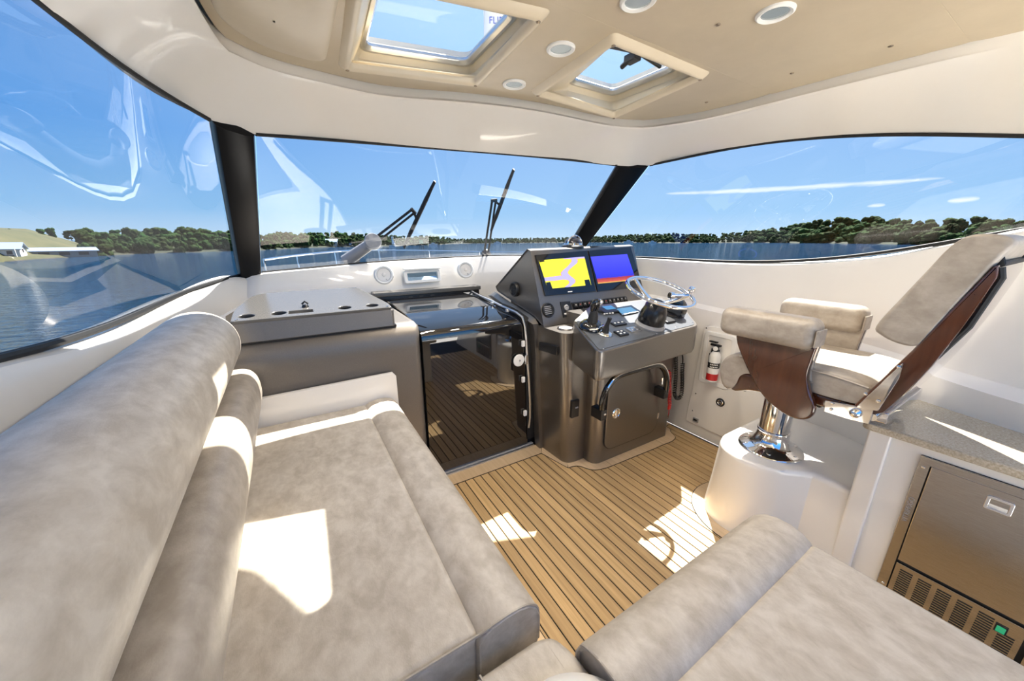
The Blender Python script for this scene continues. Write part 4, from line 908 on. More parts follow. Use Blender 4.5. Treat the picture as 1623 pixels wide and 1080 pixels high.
# compass dome on the dash top
cq = Vector((1.815, 2.100, 1.460))
t = thing('compass', 'clear-domed compass on a chrome ring sitting on top of the dash', 'compass', (cq.x, 2.10, 1.45))
c0 = Vector((cq.x, 2.10, 1.440))
bm = NB(); lathe(bm, [(.082, 0), (.080, .014), (.066, .024), (.060, .020)], c0, (0, 0, 1), 30); obj('base', bm, M['black'], t)
bm = NB(); lathe(bm, [(.066, .016), (.070, .024), (.064, .034), (.058, .030)], c0, (0, 0, 1), 30, cap=False); obj('ring', bm, M['chrome'], t)
bm = NB(); lathe(bm, [(.058 * math.cos(R(a)) + 1e-4, .030 + .050 * math.sin(R(a))) for a in range(0, 91, 10)], c0, (0, 0, 1), 26, cap=False); obj('dome', bm, plain('dark_compass_dome', (.05, .05, .06), .03, .3), t)
bm = NB(); tube(bm, [c0 + Vector((.066 * math.cos(R(a)), -.02, .026 + .062 * math.sin(R(a)))) for a in range(0, 181, 12)], .006, 8); obj('hood_bar', bm, M['chrome'], t)

# ================================================================ helm chair on its plinth
pt = thing('chair_plinth', 'white moulded plinth with rounded front that carries the helm chair', 'plinth', (2.02, .73, 0))
pl0 = [Vector((2.02 + .20 * math.cos(R(a)), .73 + .20 * math.sin(R(a)), 0)) for a in range(256, 89, -8)]
pl0 = [Vector((1.985, .36, 0)), Vector((1.985, .50, 0))] + pl0[2:] + [Vector((2.56, .93, 0)), Vector((2.56, .36, 0))]
bm = NB(); rows = []
cc0 = Vector((2.15, .68, 0))
for z, g in ((0, .022), (.2, .009), (.40, 0), (.418, -.004), (.428, -.014), (.432, -.03)):
    rows.append([Vector((p.x + (-g if p.x < 2.3 else 0), p.y + (g if p.y > .6 else 0), z)) for p in pl0])
loft(bm, rows, closed=True, cap=True); bmesh.ops.recalc_face_normals(bm, faces=bm.faces); obj('plinth_body', bm, M['gel'], pt, ang=45)
ch = thing('helm_chair', 'helm chair in taupe vinyl with varnished wood side panels and back on a chrome column', 'chair', (2.05, .72, .432))
cc = Vector((2.05, .715, .432))
bm = NB(); lathe(bm, [(.142, 0), (.145, .006), (.138, .016), (.105, .026), (.082, .045), (.072, .075), (.070, .10), (.073, .104), (.073, .112), (.067, .116)], cc, (0, 0, 1), 40); obj('flange', bm, M['chrome'], ch, ang=60)
screws(ch, [cc + Vector((.118 * math.cos(R(a)), .118 * math.sin(R(a)), .019)) for a in range(20, 380, 60)], (0, 0, 1), .010)
bm = NB(); cyl(bm, cc + Vector((0, 0, .112)), cc + Vector((0, 0, .40)), .067, n=32); obj('column', bm, M['chrome'], ch)
bm = NB(); box(bm, (1.86, .50, .80), (2.24, .86, .835), .008); obj('slide_plate', bm, M['black'], ch)
bm = NB(); box(bm, (1.86, .80, .765), (1.89, .85, .80), .006); obj('swivel_lever', bm, M['black'], ch)
sp = [(.345, .835), (.345, .885), (.80, .885), (.855, .86), (.872, .815), (.86, .782), (.82, .775), (.76, .80), (.60, .83)]
bm = NB(); prism(bm, [(1.795, y, z) for y, z in sp], (.47, 0, 0), .012); obj('seat_base', bm, M['wood'], ch, ang=50)
sp = P2([(.36, .895), (.345, .935), (.36, .975), (.45, .992), (.60, .990), (.74, .988), (.83, .975), (.892, .93), (.905, .86), (.885, .79), (.850, .775), (.825, .80), (.81, .86), (.76, .888), (.60, .888), (.45, .885)])
rows = []
for x, s in ((1.785, .80), (1.789, .93), (1.80, .985), (1.83, 1.0), (2.23, 1.0), (2.262, .985), (2.272, .93), (2.276, .80)):
    rows.append([Vector((x, .62 + (y - .62) * (1 - (1 - s) * .25), .90 + (z - .90) * s)) for y, z in sp])
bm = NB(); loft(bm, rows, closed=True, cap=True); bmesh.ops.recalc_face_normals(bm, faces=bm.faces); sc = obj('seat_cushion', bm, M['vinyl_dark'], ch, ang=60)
bm = NB(); tube(bm, cat([(1.785, .36, .965), (1.782, .50, .98), (1.782, .70, .978), (1.782, .82, .962)], 6), .003, 6); obj('piping', bm, M['vinyl'], sc)
def arm(xw, sgn, lab):
    # padded roll on top, shield-shaped varnished panel below
    x0, x1 = (xw - .035, xw + .085) if sgn < 0 else (xw - .085, xw + .035)
    bm = NB(); box(bm, (x0, .532, 1.066), (x1, .912 if sgn < 0 else .885, 1.196), .042, 5); a = obj('armrest_pad', bm, M['vinyl_dark'], ch, ang=60)
    bm = NB(); box(bm, (x0 + .012, .526, 1.085), (x1 - .018, .534, 1.155), .004); obj('end_flap', bm, M['vinyl_dark'], a)
    out = cat([(0, .820, 1.085), (0, .806, 1.03), (0, .775, .97), (0, .735, .905), (0, .69, .845), (0, .64, .80), (0, .58, .770), (0, .525, .765), (0, .488, .790), (0, .482, .84), (0, .510, .90), (0, .528, .96), (0, .525, 1.03), (0, .520, 1.085)], 4)
    pts = [Vector((xw if sgn < 0 else xw - .03, p.y * 1.04 - .012, p.z)) for p in out]
    bm = NB(); prism(bm, pts, (.034, 0, 0), .010, 3); obj('side_panel', bm, M['wood'], ch, ang=40)
    # inner upholstery of the panel
    pts = [Vector((xw + (.034 if sgn < 0 else -.03), p.y * 1.0 + .008, p.z + .01)) for p in out if p.z > .90]
    bm = NB(); prism(bm, pts, (.022 * (-sgn), 0, 0), .008); obj('inner_pad', bm, M['vinyl_dark'], ch, ang=50)
arm(1.745, -1, ''); arm(2.325, 1, '')
# reclined back: upholstered slab in front, wooden shell behind
bp = [(.386, 1.205), (.362, 1.165), (.30, 1.140), (.268, 1.158), (.162, 1.450), (.150, 1.484), (.160, 1.500), (.200, 1.516), (.243, 1.512), (.275, 1.476), (.342, 1.318)]
bpp = P2([(.386, 1.200), (.365, 1.168), (.318, 1.150), (.276, 1.152), (.258, 1.19), (.21, 1.325), (.165, 1.448), (.148, 1.488), (.165, 1.508), (.203, 1.517), (.243, 1.510), (.272, 1.476), (.305, 1.40), (.342, 1.312)])
rows = []
for x, s in ((1.762, .80), (1.766, .94), (1.778, .99), (1.80, 1.0), (2.26, 1.0), (2.284, .99), (2.296, .94), (2.30, .80)):
    rows.append([Vector((x, .268 + (y - .268) * s, 1.335 + (z - 1.335) * (1 - (1 - s) * .3))) for y, z in bpp])
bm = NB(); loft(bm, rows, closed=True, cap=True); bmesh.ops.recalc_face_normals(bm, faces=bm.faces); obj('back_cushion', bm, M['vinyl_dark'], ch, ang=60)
shell = [(1.765, 0.386, 0.883), (1.765, 0.280, 1.137), (1.765, 0.220, 1.306), (1.765, 0.174, 1.425), (1.765, 0.164, 1.429), (1.765, 0.159, 1.393), (1.765, 0.187, 1.246), (1.765, 0.224, 1.099), (1.765, 0.258, 0.996), (1.765, 0.300, 0.894), (1.765, 0.345, 0.856)]
bm = NB(); prism(bm, [(1.765, p[1], p[2]) for p in shell], (.53, 0, 0), .008); obj('back_shell', bm, M['wood'], ch, ang=40)
bm = NB(); tube(bm, [(1.790, 0.163, 1.421), (1.790, 0.155, 1.392), (1.790, 0.183, 1.237), (1.790, 0.253, 1.058)], .010, 8); obj('edge_rubber', bm, M['rubber'], ch)
bm = NB(); tube(bm, [(1.80, .175, 1.46), (1.80, .165, 1.43), (2.26, .165, 1.43), (2.26, .175, 1.46)], .009, 8); obj('grab_bar', bm, M['rubber'], ch)
for x in (1.752, 2.296):
    bm = NB(); prism(bm, [(x, p[1], p[2]) for p in ((1.760, 0.464, 0.879), (1.760, 0.324, 0.900), (1.760, 0.326, 0.840), (1.760, 0.385, 0.834), (1.760, 0.459, 0.834))], (.010, 0, 0), .002); b = obj('side_bracket', bm, M['chrome'], ch)
    pts = roundpoly([Vector((x, p[1], p[2])) for p in ((1.755, 0.287, 1.100), (1.755, 0.286, 1.036), (1.755, 0.312, 0.899), (1.755, 0.373, 0.888))], [.02, .01, .008, .008], 4)
    bm = NB(); prism(bm, pts, (.011, 0, 0), .002); obj('back_bracket', bm, M['chrome'], ch)
    s_ = -1 if x < 2 else 1
    screws(ch, [(x - .002 if s_ < 0 else x + .012, p[1], p[2]) for p in ((1.750, 0.295, 1.076), (1.750, 0.356, 0.951), (1.750, 0.319, 0.937), (1.750, 0.440, 0.878), (1.750, 0.439, 0.853))], (s_, 0, 0), .006)
    q = (1.750, 0.368, 0.868)
    bm = NB(); lathe(bm, [(.018, 0), (.018, .008), (.014, .018), (.008, .022), (.0001, .022)], (x if s_ < 0 else x + .01, q[1], q[2]), (s_, 0, 0), 18); obj('pivot_knob', bm, M['chrome'], ch)
bm = NB(); cyl(bm, (1.765, .325, .865), (2.29, .325, .865), .014, n=12); box(bm, (1.80, .29, .84), (2.25, .36, .885), .006); obj('hinge_bar', bm, M['chrome'], ch)

# ================================================================ galley unit to starboard with ice maker
ga = thing('galley_cabinet', 'white galley cabinet on the starboard side under the stone worktop', 'cabinet', (2.1, -.1, 0))
bm = NB(); box(bm, (1.987, .205, 0), (2.36, .300, .735), .004); box(bm, (1.987, -.9, 0), (2.20, -.195, .735), .004); box(bm, (1.987, -.2, .698), (2.30, .21, .735), .003); box(bm, (1.987, -.2, 0), (2.30, .21, .056), .003); box(bm, (2.26, -.2, .05), (2.30, .21, .70)); obj('carcass', bm, M['gel'], ga)
bm = NB(); box(bm, (1.968, .292, 0), (2.42, .362, .742), .008, 3); obj('corner_post', bm, M['gel'], ga)
wt = thing('worktop', 'taupe speckled stone worktop along the starboard side behind the helm chair', 'worktop', (2.2, -.1, .735))
bm = NB(); prism(bm, roundpoly([Vector(p) for p in [(1.958, .385, .737), (2.545, .40, .737), (2.49, .21, .737), (2.40, -.1, .737), (2.31, -.9, .737), (1.958, -.9, .737)]], [.03, 0, 0, 0, 0, .0], 4), (0, 0, .032), .007, 3); obj('slab', bm, M['stone'], wt)
im = thing('ice_maker', 'stainless steel built-in ice maker with latch, vent slots and green power switch', 'ice maker', (1.99, .005, .058))
X0 = 1.978
bm = xf(holed([(-.197, -.318), (.197, -.318), (.197, .318), (-.197, .318)], [[(-.170, -.330 + .012), (.170, -.330 + .012), (.170, .290), (-.170, .290)]], .008, 0, .002), (X0 + .002, .006, .378), (0, -1, 0), (0, 0, 1)); obj('trim_frame', bm, M['steel'], im)
bm = NB(); box(bm, (X0 + .012, -.17, .06), (2.25, .182, .672)); obj('carcass', bm, M['rubber'], im)
bm = NB(); box(bm, (X0 - .002, -.152, .226), (X0 + .030, .172, .668), .003); dr = obj('door', bm, M['steel'], im)
bm = NB(); box(bm, (X0 + .000, -.150, .060), (X0 + .030, .172, .212), .003); gr = obj('grille_panel', bm, M['steel'], im)
for k in range(6):
    y1 = .156 - .051 * k
    for j in range(12 if k < 5 else 8):
        z = .188 - .0107 * j if k < 5 else .150 - .0107 * j
        bm = NB(); box(bm, (X0 - .0012, y1 - .036, z - .0028), (X0 + .003, y1, z + .0022))
        if k == 0 and j == 0: v0 = obj('vent_slot', bm, M['rubber'], gr, origin=(X0, y1, z)); vm = v0.data; vbase = WL[v0]
        else:
            bm.free(); o = bpy.data.objects.new('vent_slot', vm); COL.objects.link(o); o.parent = gr; o.location = Vector((X0, y1, z)) - WL[gr]
bm = NB(); box(bm, (X0 - .006, -.116, .150), (X0 + .004, -.088, .182), .002); obj('switch_bezel', bm, M['black'], im)
bm = NB(); box(bm, (X0 - .009, -.112, .154), (X0 - .004, -.092, .178), .0015); obj('power_switch', bm, M['greenled'], im, 'green power switch')
bm = xf(holed(rr(.056, .048, .004), [rr(.044, .036, .003)], .006, 0, .0015), (X0 - .004, .003, .614), (0, -1, 0), (0, 0, 1)); obj('latch_frame', bm, M['chrome'], dr)
bm = NB(); box(bm, (X0 - .0035, -.019, .598), (X0 + .002, .025, .632), .001); obj('latch_cup', bm, M['steel'], dr)
bm = NB(); prism(bm, [(X0 - .010, -.017, .598), (X0 - .010, .023, .598), (X0 - .003, .023, .612), (X0 - .003, -.017, .612)], (.002, 0, 0)); obj('latch_paddle', bm, M['chrome'], dr)
screws(im, [(X0 - .002, .190, .655), (X0 - .002, .188, .085), (X0 - .002, -.178, .655), (X0 - .002, -.178, .085)], (-1, 0, 0), .006)
text('lettering', 'VITRIFRIGO', .022, (X0 - .0022, .1895, .46), (0, 0, 1), (0, 1, 0), M['grey'], im)

# ================================================================ access panel, extinguisher and fittings on the starboard side
ap = thing('access_panel', 'large white access panel on the starboard side ahead of the helm chair', 'panel', (2.575, 1.2, .1))
c = [(2.568, 1.500, .105), (2.572, 1.445, .888), (2.57, .93, .888), (2.566, .93, .105)]
bm = xf(holed([(p.x, p.y) for p in roundpoly([Vector(q) for q in [(-.30, -.40, 0), (.25, -.40, 0), (.25, .39, 0), (-.262, .39, 0)]], [.01, .01, .04, .05], 5)], [rr(.235, .39, .025)], .012, 0, .003), (2.570, 1.20, .50), (0, -1, 0), (0, 0, 1))
for v in bm.verts: pass
obj('panel', bm, M['gel_matt'], ap) if False else bm.free()
out_ = [(p.x, p.y) for p in roundpoly([Vector(q) for q in [(-.292, -.405, 0), (.27, -.405, 0), (.27, .39, 0), (-.250, .39, 0)]], [.01, .01, .04, .05], 5)]
RX, RZ = -.125, .155     # recess centre, along the panel and up
hole = [(RX + a, RZ + b) for a, b in rr(.20, .37, .025)]
bm = xf(holed(out_, [hole], .012, 0, .003), (2.570, 1.20, .50), (0, -1, 0), (0, 0, 1)); obj('panel', bm, M['gel_matt'], ap)
bm = xf(holed([(RX + a, RZ + b) for a, b in rr(.222, .392, .03)], [[(RX + a, RZ + b) for a, b in rr(.176, .346, .02)]], .010, 0, .004), (2.561, 1.20, .50), (0, -1, 0), (0, 0, 1)); obj('recess_rim', bm, M['white'], ap)
yR, zR = 1.20 - RX, .50 + RZ
bm = NB(); box(bm, (2.562, yR - .088, zR - .172), (2.575, yR + .088, zR + .172), 0); obj('recess_back', bm, M['gel_matt'], ap)
q = (2.562, 1.250, 0.350)
bm = NB(); lathe(bm, [(.030, 0), (.031, .006), (.024, .009), (.020, .004), (.0001, .004)], (2.562, q[1], q[2]), (-1, 0, 0), 26); o = obj('finger_pull', bm, M['black'], ap)
bm = NB(); tube(bm, [(2.557, q[1] + .018 * math.cos(R(a)), q[2] + .018 * math.sin(R(a))) for a in range(0, 360, 30)], .004, 8, True); box(bm, (2.553, q[1] - .018, q[2] - .004), (2.559, q[1] + .018, q[2] + .004), .001); obj('pull_ring', bm, M['chrome'], ap)
q = (2.562, 1.410, 0.133)
bm = NB(); box(bm, (2.552, q[1] - .022, q[2] - .016), (2.564, q[1] + .022, q[2] + .016), .003); obj('catch', bm, M['grey'], ap)
bm = NB(); box(bm, (2.548, q[1] - .014, q[2] - .004), (2.553, q[1] + .014, q[2] + .010), .002); obj('catch_tongue', bm, M['black'], ap)
screws(ap, [(2.562, 1.441, 0.347), (2.562, 1.446, 0.199), (2.562, 1.436, 0.873)], (-1, 0, 0), .006)
fe = thing('fire_extinguisher', 'small white fire extinguisher with black head and red label in the wall recess', 'extinguisher', (2.50, 1.315, .50))
fx, fy, fz = 2.520, 1.320, .505
bm = NB(); lathe(bm, [(.034, 0), (.038, .006), (.038, .185), (.034, .205), (.022, .220), (.016, .226)], (fx, fy, fz), (0, 0, 1), 26); obj('cylinder', bm, M['white'], fe)
bm = NB(); lathe(bm, [(.0384, .105), (.0384, .145)], (fx, fy, fz), (0, 0, 1), 26, cap=False); obj('black_band', bm, M['black'], fe)
bm = NB(); lathe(bm, [(.0384, .012), (.0384, .062)], (fx, fy, fz), (0, 0, 1), 26, cap=False); obj('red_label', bm, M['red'], fe)
bm = NB(); cyl(bm, (fx, fy, fz + .222), (fx, fy, fz + .262), .017, n=14, bev=.003); box(bm, (fx - .012, fy - .03, fz + .262), (fx + .012, fy + .042, fz + .278), .004); box(bm, (fx - .010, fy - .005, fz + .284), (fx + .010, fy + .055, fz + .296), .004); obj('valve_head', bm, M['black'], fe)
bm = NB(); lathe(bm, [(.016, 0), (.016, .008), (.0001, .009)], (fx - .018, fy - .004, fz + .250), (-1, -.3, 0), 18); obj('gauge', bm, M['white'], fe)
bm = NB(); box(bm, (2.556, fy - .004, fz + .05), (2.566, fy + .055, fz + .23), .003); box(bm, (fx + .0, fy + .037, fz + .12), (2.566, fy + .046, fz + .20), .002); obj('bracket', bm, M['rubber'], fe)
# two rows of small print on the black band
for k, z in enumerate((.133, .115)):
    for j in range(5):
        a = R(178 + 16 * j); p = Vector((fx + .0388 * math.cos(a), fy + .0388 * math.sin(a), fz + z))
        bm = NB(); box(bm, (-.0005, -.0035, -.004), (.0005, .0035, .004)); bmesh.ops.rotate(bm, verts=bm.verts, cent=(0, 0, 0), matrix=Matrix.Rotation(a, 3, 'Z')); bmesh.ops.translate(bm, verts=bm.verts, vec=p); obj('print_mark', bm, M['white'], fe)

# ================================================================ outside: wipers, bow rail, foredeck, roof gear, water, shores
def wiper(name, lab, base, elbow, tipA, tipB):
    b, e, a, c = map(Vector, (base, elbow, tipA, tipB)); t = thing(name, lab, 'wiper', base, 'wipers on the windshield')
    bm = NB(); lathe(bm, [(.045, -.03), (.048, 0), (.04, .02), (.0001, .026)], b, (0, .6, .8), 20); obj('motor_boss', bm, M['black'], t)
    s = (e - b).cross(Vector((0, 1, .6))).normalized() * .018
    bm = NB(); tube(bm, [b + s, e + s], .010, 8); obj('arm', bm, M['rubber'], t)
    bm = NB(); tube(bm, [b - s * 1.4, e - s * .9], .009, 8); obj('arm', bm, M['rubber'], t)
    bm = NB(); tube(bm, [e + s * 1.4, e - s * 1.4], .014, 8); tube(bm, [e, a.lerp(c, .45)], .010, 8); obj('elbow_link', bm, M['rubber'], t)
    bm = NB(); tube(bm, [a, a.lerp(c, .25), a.lerp(c, .75), c], [.008, .016, .016, .009], 8); obj('blade_bridge', bm, M['rubber'], t)
    d = (c - a).cross(Vector((1, 0, 0))).normalized() * .014
    bm = NB(); tube(bm, [a - d, c - d], .006, 6); obj('blade', bm, M['rubber'], t)
    return t
wp = wiper('windshield_wiper', 'black wiper on the port half of the windshield, arm leaning to starboard', (0.452, 3.170, 1.364), (0.888, 2.920, 1.713), (0.836, 3.080, 1.440), (1.002, 2.720, 1.914))
wiper('windshield_wiper', 'black wiper near the middle of the windshield standing almost upright', (1.645, 3.170, 1.371), (1.551, 2.820, 1.817), (1.613, 3.000, 1.577), (1.608, 2.600, 2.032))
wa, wb_ = Vector((0.391, 3.160, 1.336)), Vector((0.585, 3.050, 1.476))
bm = NB(); tube(bm, [wa, wa.lerp(wb_, .5), wb_], [.05, .046, .042], 16); obj('motor_housing', bm, M['grey'], wp)
bm = NB(); lathe(bm, [(.062, -.02), (.064, .0), (.058, .014), (.02, .018), (.0001, .018)], wb_ + Vector((0, -.03, .01)), (0, -1, .25), 26); obj('motor_cap', bm, M['grey'], wp)
fd = thing('foredeck', 'white foredeck of the boat beyond the windshield', 'deck', (1.1, 5, .8))
bm = NB()
loft(bm, [[(-.75, 3.1, 1.08), (.2, 3.2, 1.14), (1.1, 3.25, 1.16), (2.0, 3.2, 1.14), (2.95, 3.1, 1.08)], [(-.70, 4.6, .92), (.2, 4.7, 1.0), (1.1, 4.75, 1.02), (2.0, 4.7, 1.0), (2.9, 4.6, .92)], [(-.45, 6.6, .72), (.3, 6.8, .78), (1.1, 6.9, .80), (1.9, 6.8, .78), (2.65, 6.6, .72)], [(.5, 9.2, .52), (.8, 9.4, .54), (1.1, 9.5, .55), (1.4, 9.4, .54), (1.7, 9.2, .52)]]); obj('deck', bm, M['gel'], fd, solid=.05)
bm = NB(); loft(bm, [[(-.78, 3.0, 1.06), (-.70, 4.6, .91), (-.45, 6.6, .70), (.5, 9.2, .50), (1.1, 9.5, .5), (1.7, 9.2, .50), (2.65, 6.6, .70), (2.9, 4.6, .91), (2.98, 3.0, 1.06)], [(-.6, 3.0, -1.9), (-.5, 4.6, -1.9), (-.2, 6.6, -1.9), (.7, 8.6, -1.9), (1.1, 8.8, -1.9), (1.5, 8.6, -1.9), (2.4, 6.6, -1.9), (2.7, 4.6, -1.9), (2.8, 3.0, -1.9)]]); obj('topsides', bm, M['gel'], fd, solid=.05)
bm = NB(); box(bm, (1.2, 6.0, .80), (1.95, 6.5, 1.13), .03); obj('deck_locker', bm, M['gel'], fd)
br = thing('bow_rail', 'thin polished bow rail with upright stanchions round the foredeck', 'rail', (1.1, 5.5, 1.0))
top = cat([(-0.212, 4.600, 1.298), (0.101, 5.200, 1.315), (0.595, 5.900, 1.333), (0.938, 6.500, 1.326), (1.520, 7.400, 1.301), (2.930, 8.600, 1.245), (4.628, 9.300, 1.176), (6.790, 9.600, 1.113)], 6)
bm = NB(); tube(bm, top, .012, 8); obj('top_rail', bm, M['chrome'], br)
for i in (0, 6, 12, 18, 24, 30, 36):
    p = top[min(i, len(top) - 1)]; bm = NB(); cyl(bm, p, p + Vector((.03, -.02, -.62)), .010, n=8); obj('stanchion', bm, M['chrome'], br)
rd = thing('shade_mast', 'unseen white platform over the roof, shaped so its shadow cuts the hatch light', 'mast', (.7, 1.3, 2.43))  # unseen occluder, outline shaped to trim the sun patch on the settee
pl_ = roundpoly([Vector(p) for p in [(-.30, 2.11, 3.30), (1.20, 2.07, 3.30), (1.385, 1.73, 3.30), (1.40, .60, 3.30), (-.30, .60, 3.30)]], [.05, .10, .05, .05, .05], 6)
bm = NB(); prism(bm, pl_, (0, 0, .05), .015); obj('platform', bm, M['gel'], rd)
for x in (-.28, 1.28):
    bm = NB(); prism(bm, [(x, .35, 2.43), (x, .75, 2.43), (x, .95, 3.30), (x, .70, 3.30)], (.05, 0, 0), .01); obj('mast_leg', bm, M['gel'], rd)
tcam = thing('thermal_camera', 'white thermal camera housing with blue mark and letters, seen up through the larger hatch', 'camera', (1.30, 2.10, 2.43))
bm = NB(); lathe(bm, [(.12, 0), (.125, .02), (.125, .62), (.11, .70), (.05, .75), (.0001, .76)], (1.315, 2.235, 2.43), (0, 0, 1), 32); obj('housing', bm, M['white'], tcam)
blue = plain('blue_print', (.02, .06, .45), .4)
vd = Vector((-1.315, -2.235, 0)).normalized(); vr = Vector((-vd.y, vd.x, 0)); 
fc = Vector((1.315, 2.235, 2.43)) + vd * .1255
text('lettering', 'FLIR', .048, fc + Vector((0, 0, .275)) + vd * .003 - vr * .045, vr, (0, 0, 1), blue, tcam)
bm = NB(); prism(bm, [fc + vd * .003 + vr * a + Vector((0, 0, b)) for a, b in ((-.055, .43), (-.03, .43), (-.018, .39), (-.035, .325), (-.048, .385))], vd * .002); obj('blue_mark', bm, blue, tcam)

# water
m, t, b = newmat('choppy_river_water')
b.inputs['Base Color'].default_value = (.010, .065, .15, 1); b.inputs['Roughness'].default_value = .06; b.inputs['IOR'].default_value = 1.33
v = objcoord(t, (1, 1.7, 1), (0, 0, R(25)))
n1 = N(t, 'ShaderNodeTexNoise', i_Scale=.9, i_Detail=6.0, i_Roughness=.62, i_Distortion=.4); t.links.new(v, n1.inputs['Vector'])
n2 = N(t, 'ShaderNodeTexNoise', i_Scale=2.2, i_Detail=4.0, i_Roughness=.6); t.links.new(v, n2.inputs['Vector'])
ad = N(t, 'ShaderNodeMath', operation='MULTIPLY_ADD', i_1=.35); t.links.new(n2.outputs[0], ad.inputs[0]); t.links.new(n1.outputs[0], ad.inputs[2])
bump(t, b, ad.outputs[0], 1.0, 2.0)
M['water'] = m
bm = NB(); bmesh.ops.create_grid(bm, x_segments=4, y_segments=4, size=2500); bmesh.ops.translate(bm, verts=bm.verts, vec=(0, 0, -2)); struct('water', bm, M['water'])

# shores: points along the waterline from port round to starboard, with the height of the tree line above the water
SH = [(-48.8, 84.6, 4.58), (-43.7, 86.9, 4.04), (-39.3, 92.7, 3.72), (-39.6, 104.1, 3.74), (-37.3, 114.8, 3.81), (-33.6, 126.3, 4.16), (-28.6, 136.0, 4.96), (-19.7, 139.8, 4.87), (-7.9, 151.5, 4.35), (4.0, 182.5, 5.1), (23.6, 202.9, 5.42), (42.4, 205.5, 4.39), (65.3, 226.1, 4.09), (87.9, 244.1, 4.81), (128.1, 307.0, 2.57), (174.9, 310.4, 3.24), (243.7, 332.8, 3.85), (322.7, 347.4, 5.67), (369.9, 318.4, 8.31), (349.5, 250.0, 8.58), (404.7, 234.1, 8.19), (473.8, 221.3, 14.26), (464.3, 197.6, 16.85), (453.7, 154.1, 21.8), (418.8, 111.8, 20.34), (383.0, 78.2, 16.67), (361.1, 56.8, 14.99), (338.9, 42.5, 14.68), (323.5, 29.0, 11.61), (297.5, 9.8, 9.0), (270.7, -10.0, 7.59)]
gm = mottled('meadow_grass', (.040, .046, .016), (.075, .070, .028), .12, .95, 0, 0)
fl = mottled('woodland_floor', (.010, .018, .006), (.022, .030, .011), .12, .95, 0, 0)
bank = mottled('stony_bank', (.05, .043, .03), (.016, .022, .009), .4, .95, 0, 0)
def land(i0, i1, mat_):
    rows = []
    for k, fz in ((.985, None), (1.0, 0.0), (1.012, .08), (1.06, .14), (1.12, .34), (1.22, .5), (1.5, .55), (2.2, .5)):
        r_ = []
        for i in range(i0, i1):
            x, y, h = SH[i]; H = h + 2; w_ = 1 if i < 4 else 0
            za = -2 + {None: -.3 / H, 0.0: 0, .08: .10, .14: .14, .34: .55, .5: .90, .55: 1.1}[fz] * H
            zb = -2 + ((-.3 / H) if fz is None else fz * .8) * H
            r_.append((x * k, y * k, za * w_ + zb * (1 - w_)))
        rows.append(resample(r_, 10 * (i1 - i0)))
    bm = NB(); loft(bm, rows); bmesh.ops.recalc_face_normals(bm, faces=bm.faces)
    for f in bm.faces:
        if f.normal.z < 0: f.normal_flip()
    struct('shore_land', bm, mat_)
land(0, 5, gm); land(4, len(SH), fl)
bm = NB(); loft(bm, [[Vector((p.x * k, p.y * k, z)) for p in resample([(x, y, 0) for x, y, h in SH], 150)] for k, z in ((.994, -2.1), (1.0, -1.92), (1.004, -1.84), (1.010, -1.95))]); struct('shore_bank', bm, bank)

def leafmat(name, a, b_):
    m, t, b = newmat(name); v = objcoord(t)
    nz = N(t, 'ShaderNodeTexNoise', i_Scale=9.0, i_Detail=5.0, i_Roughness=.7); t.links.new(v, nz.inputs['Vector'])
    oi = N(t, 'ShaderNodeObjectInfo'); hv = N(t, 'ShaderNodeHueSaturation'); mr = N(t, 'ShaderNodeMapRange', i_3=.65, i_4=1.25); t.links.new(oi.outputs['Random'], mr.inputs[0]); t.links.new(mr.outputs[0], hv.inputs['Value'])
    mh = N(t, 'ShaderNodeMapRange', i_3=.47, i_4=.52); t.links.new(oi.outputs['Random'], mh.inputs[0]); t.links.new(mh.outputs[0], hv.inputs['Hue'])
    r = ramp(t, [(.3, a), (.7, b_)], nz.outputs[0]); t.links.new(r.outputs[0], hv.inputs['Color']); t.links.new(hv.outputs[0], b.inputs['Base Color'])
    b.inputs['Roughness'].default_value = .85; b.inputs['Specular IOR Level'].default_value = .08; bump(t, b, nz.outputs[0], 1.0, .25); return m
LEAF = leafmat('foliage', (.008, .025, .006), (.031, .068, .013)); BARK = plain('bark', (.06, .045, .03), .9)
rt = random.Random(3)
def crown(seed, slim, sub=3):
    rnd = random.Random(seed); bm = NB()
    for k in range(15):
        a = rnd.uniform(0, 6.283); z = rnd.uniform(.16, .86); q = rnd.uniform(0, 1) ** .6 * .27 * slim * (1.15 - .7 * abs(z - .42)); s = rnd.uniform(.12, .20) * (1.15 - .5 * abs(z - .5))
        r_ = bmesh.ops.create_icosphere(bm, subdivisions=sub, radius=1.0)
        for v in r_['verts']:
            d = v.co.normalized(); o_ = Vector((k * 7.1, seed, 0))
            n_ = 1 + .34 * noise.noise(d * 2.3 + o_) + .30 * noise.noise(d * 6.0 + o_) + (.16 * noise.noise(d * 13.0 + o_) if sub > 2 else 0)
            v.co = Vector((q * math.cos(a), q * math.sin(a), z)) + Vector((d.x * s * slim, d.y * s * slim, d.z * s * .85)) * n_
    for f in bm.faces: f.material_index = 0
    n0 = len(bm.faces); cyl(bm, (0, 0, -.05), (0, 0, .5), .03, .02, 6); bm.faces.ensure_lookup_table()
    for f in bm.faces[n0:]: f.material_index = 1
    me = bpy.data.meshes.new('tree'); bm.to_mesh(me); bm.free(); me.materials.append(LEAF); me.materials.append(BARK)
    for p in me.polygons: p.use_smooth = True
    return me
CR = [crown(i, s) for i, s in enumerate((1.25, 1.1, 1.35, .9, 1.2))]; CRL = [crown(i, s, 1) for i, s in enumerate((1.25, 1.1, 1.35, .9, 1.2))]
trees = []
L = [0]
for a, b_ in zip(SH, SH[1:]):
    a0, a1 = math.atan2(a[0], a[1]), math.atan2(b_[0], b_[1]); L.append(L[-1] + max(.0005, a1 - a0))
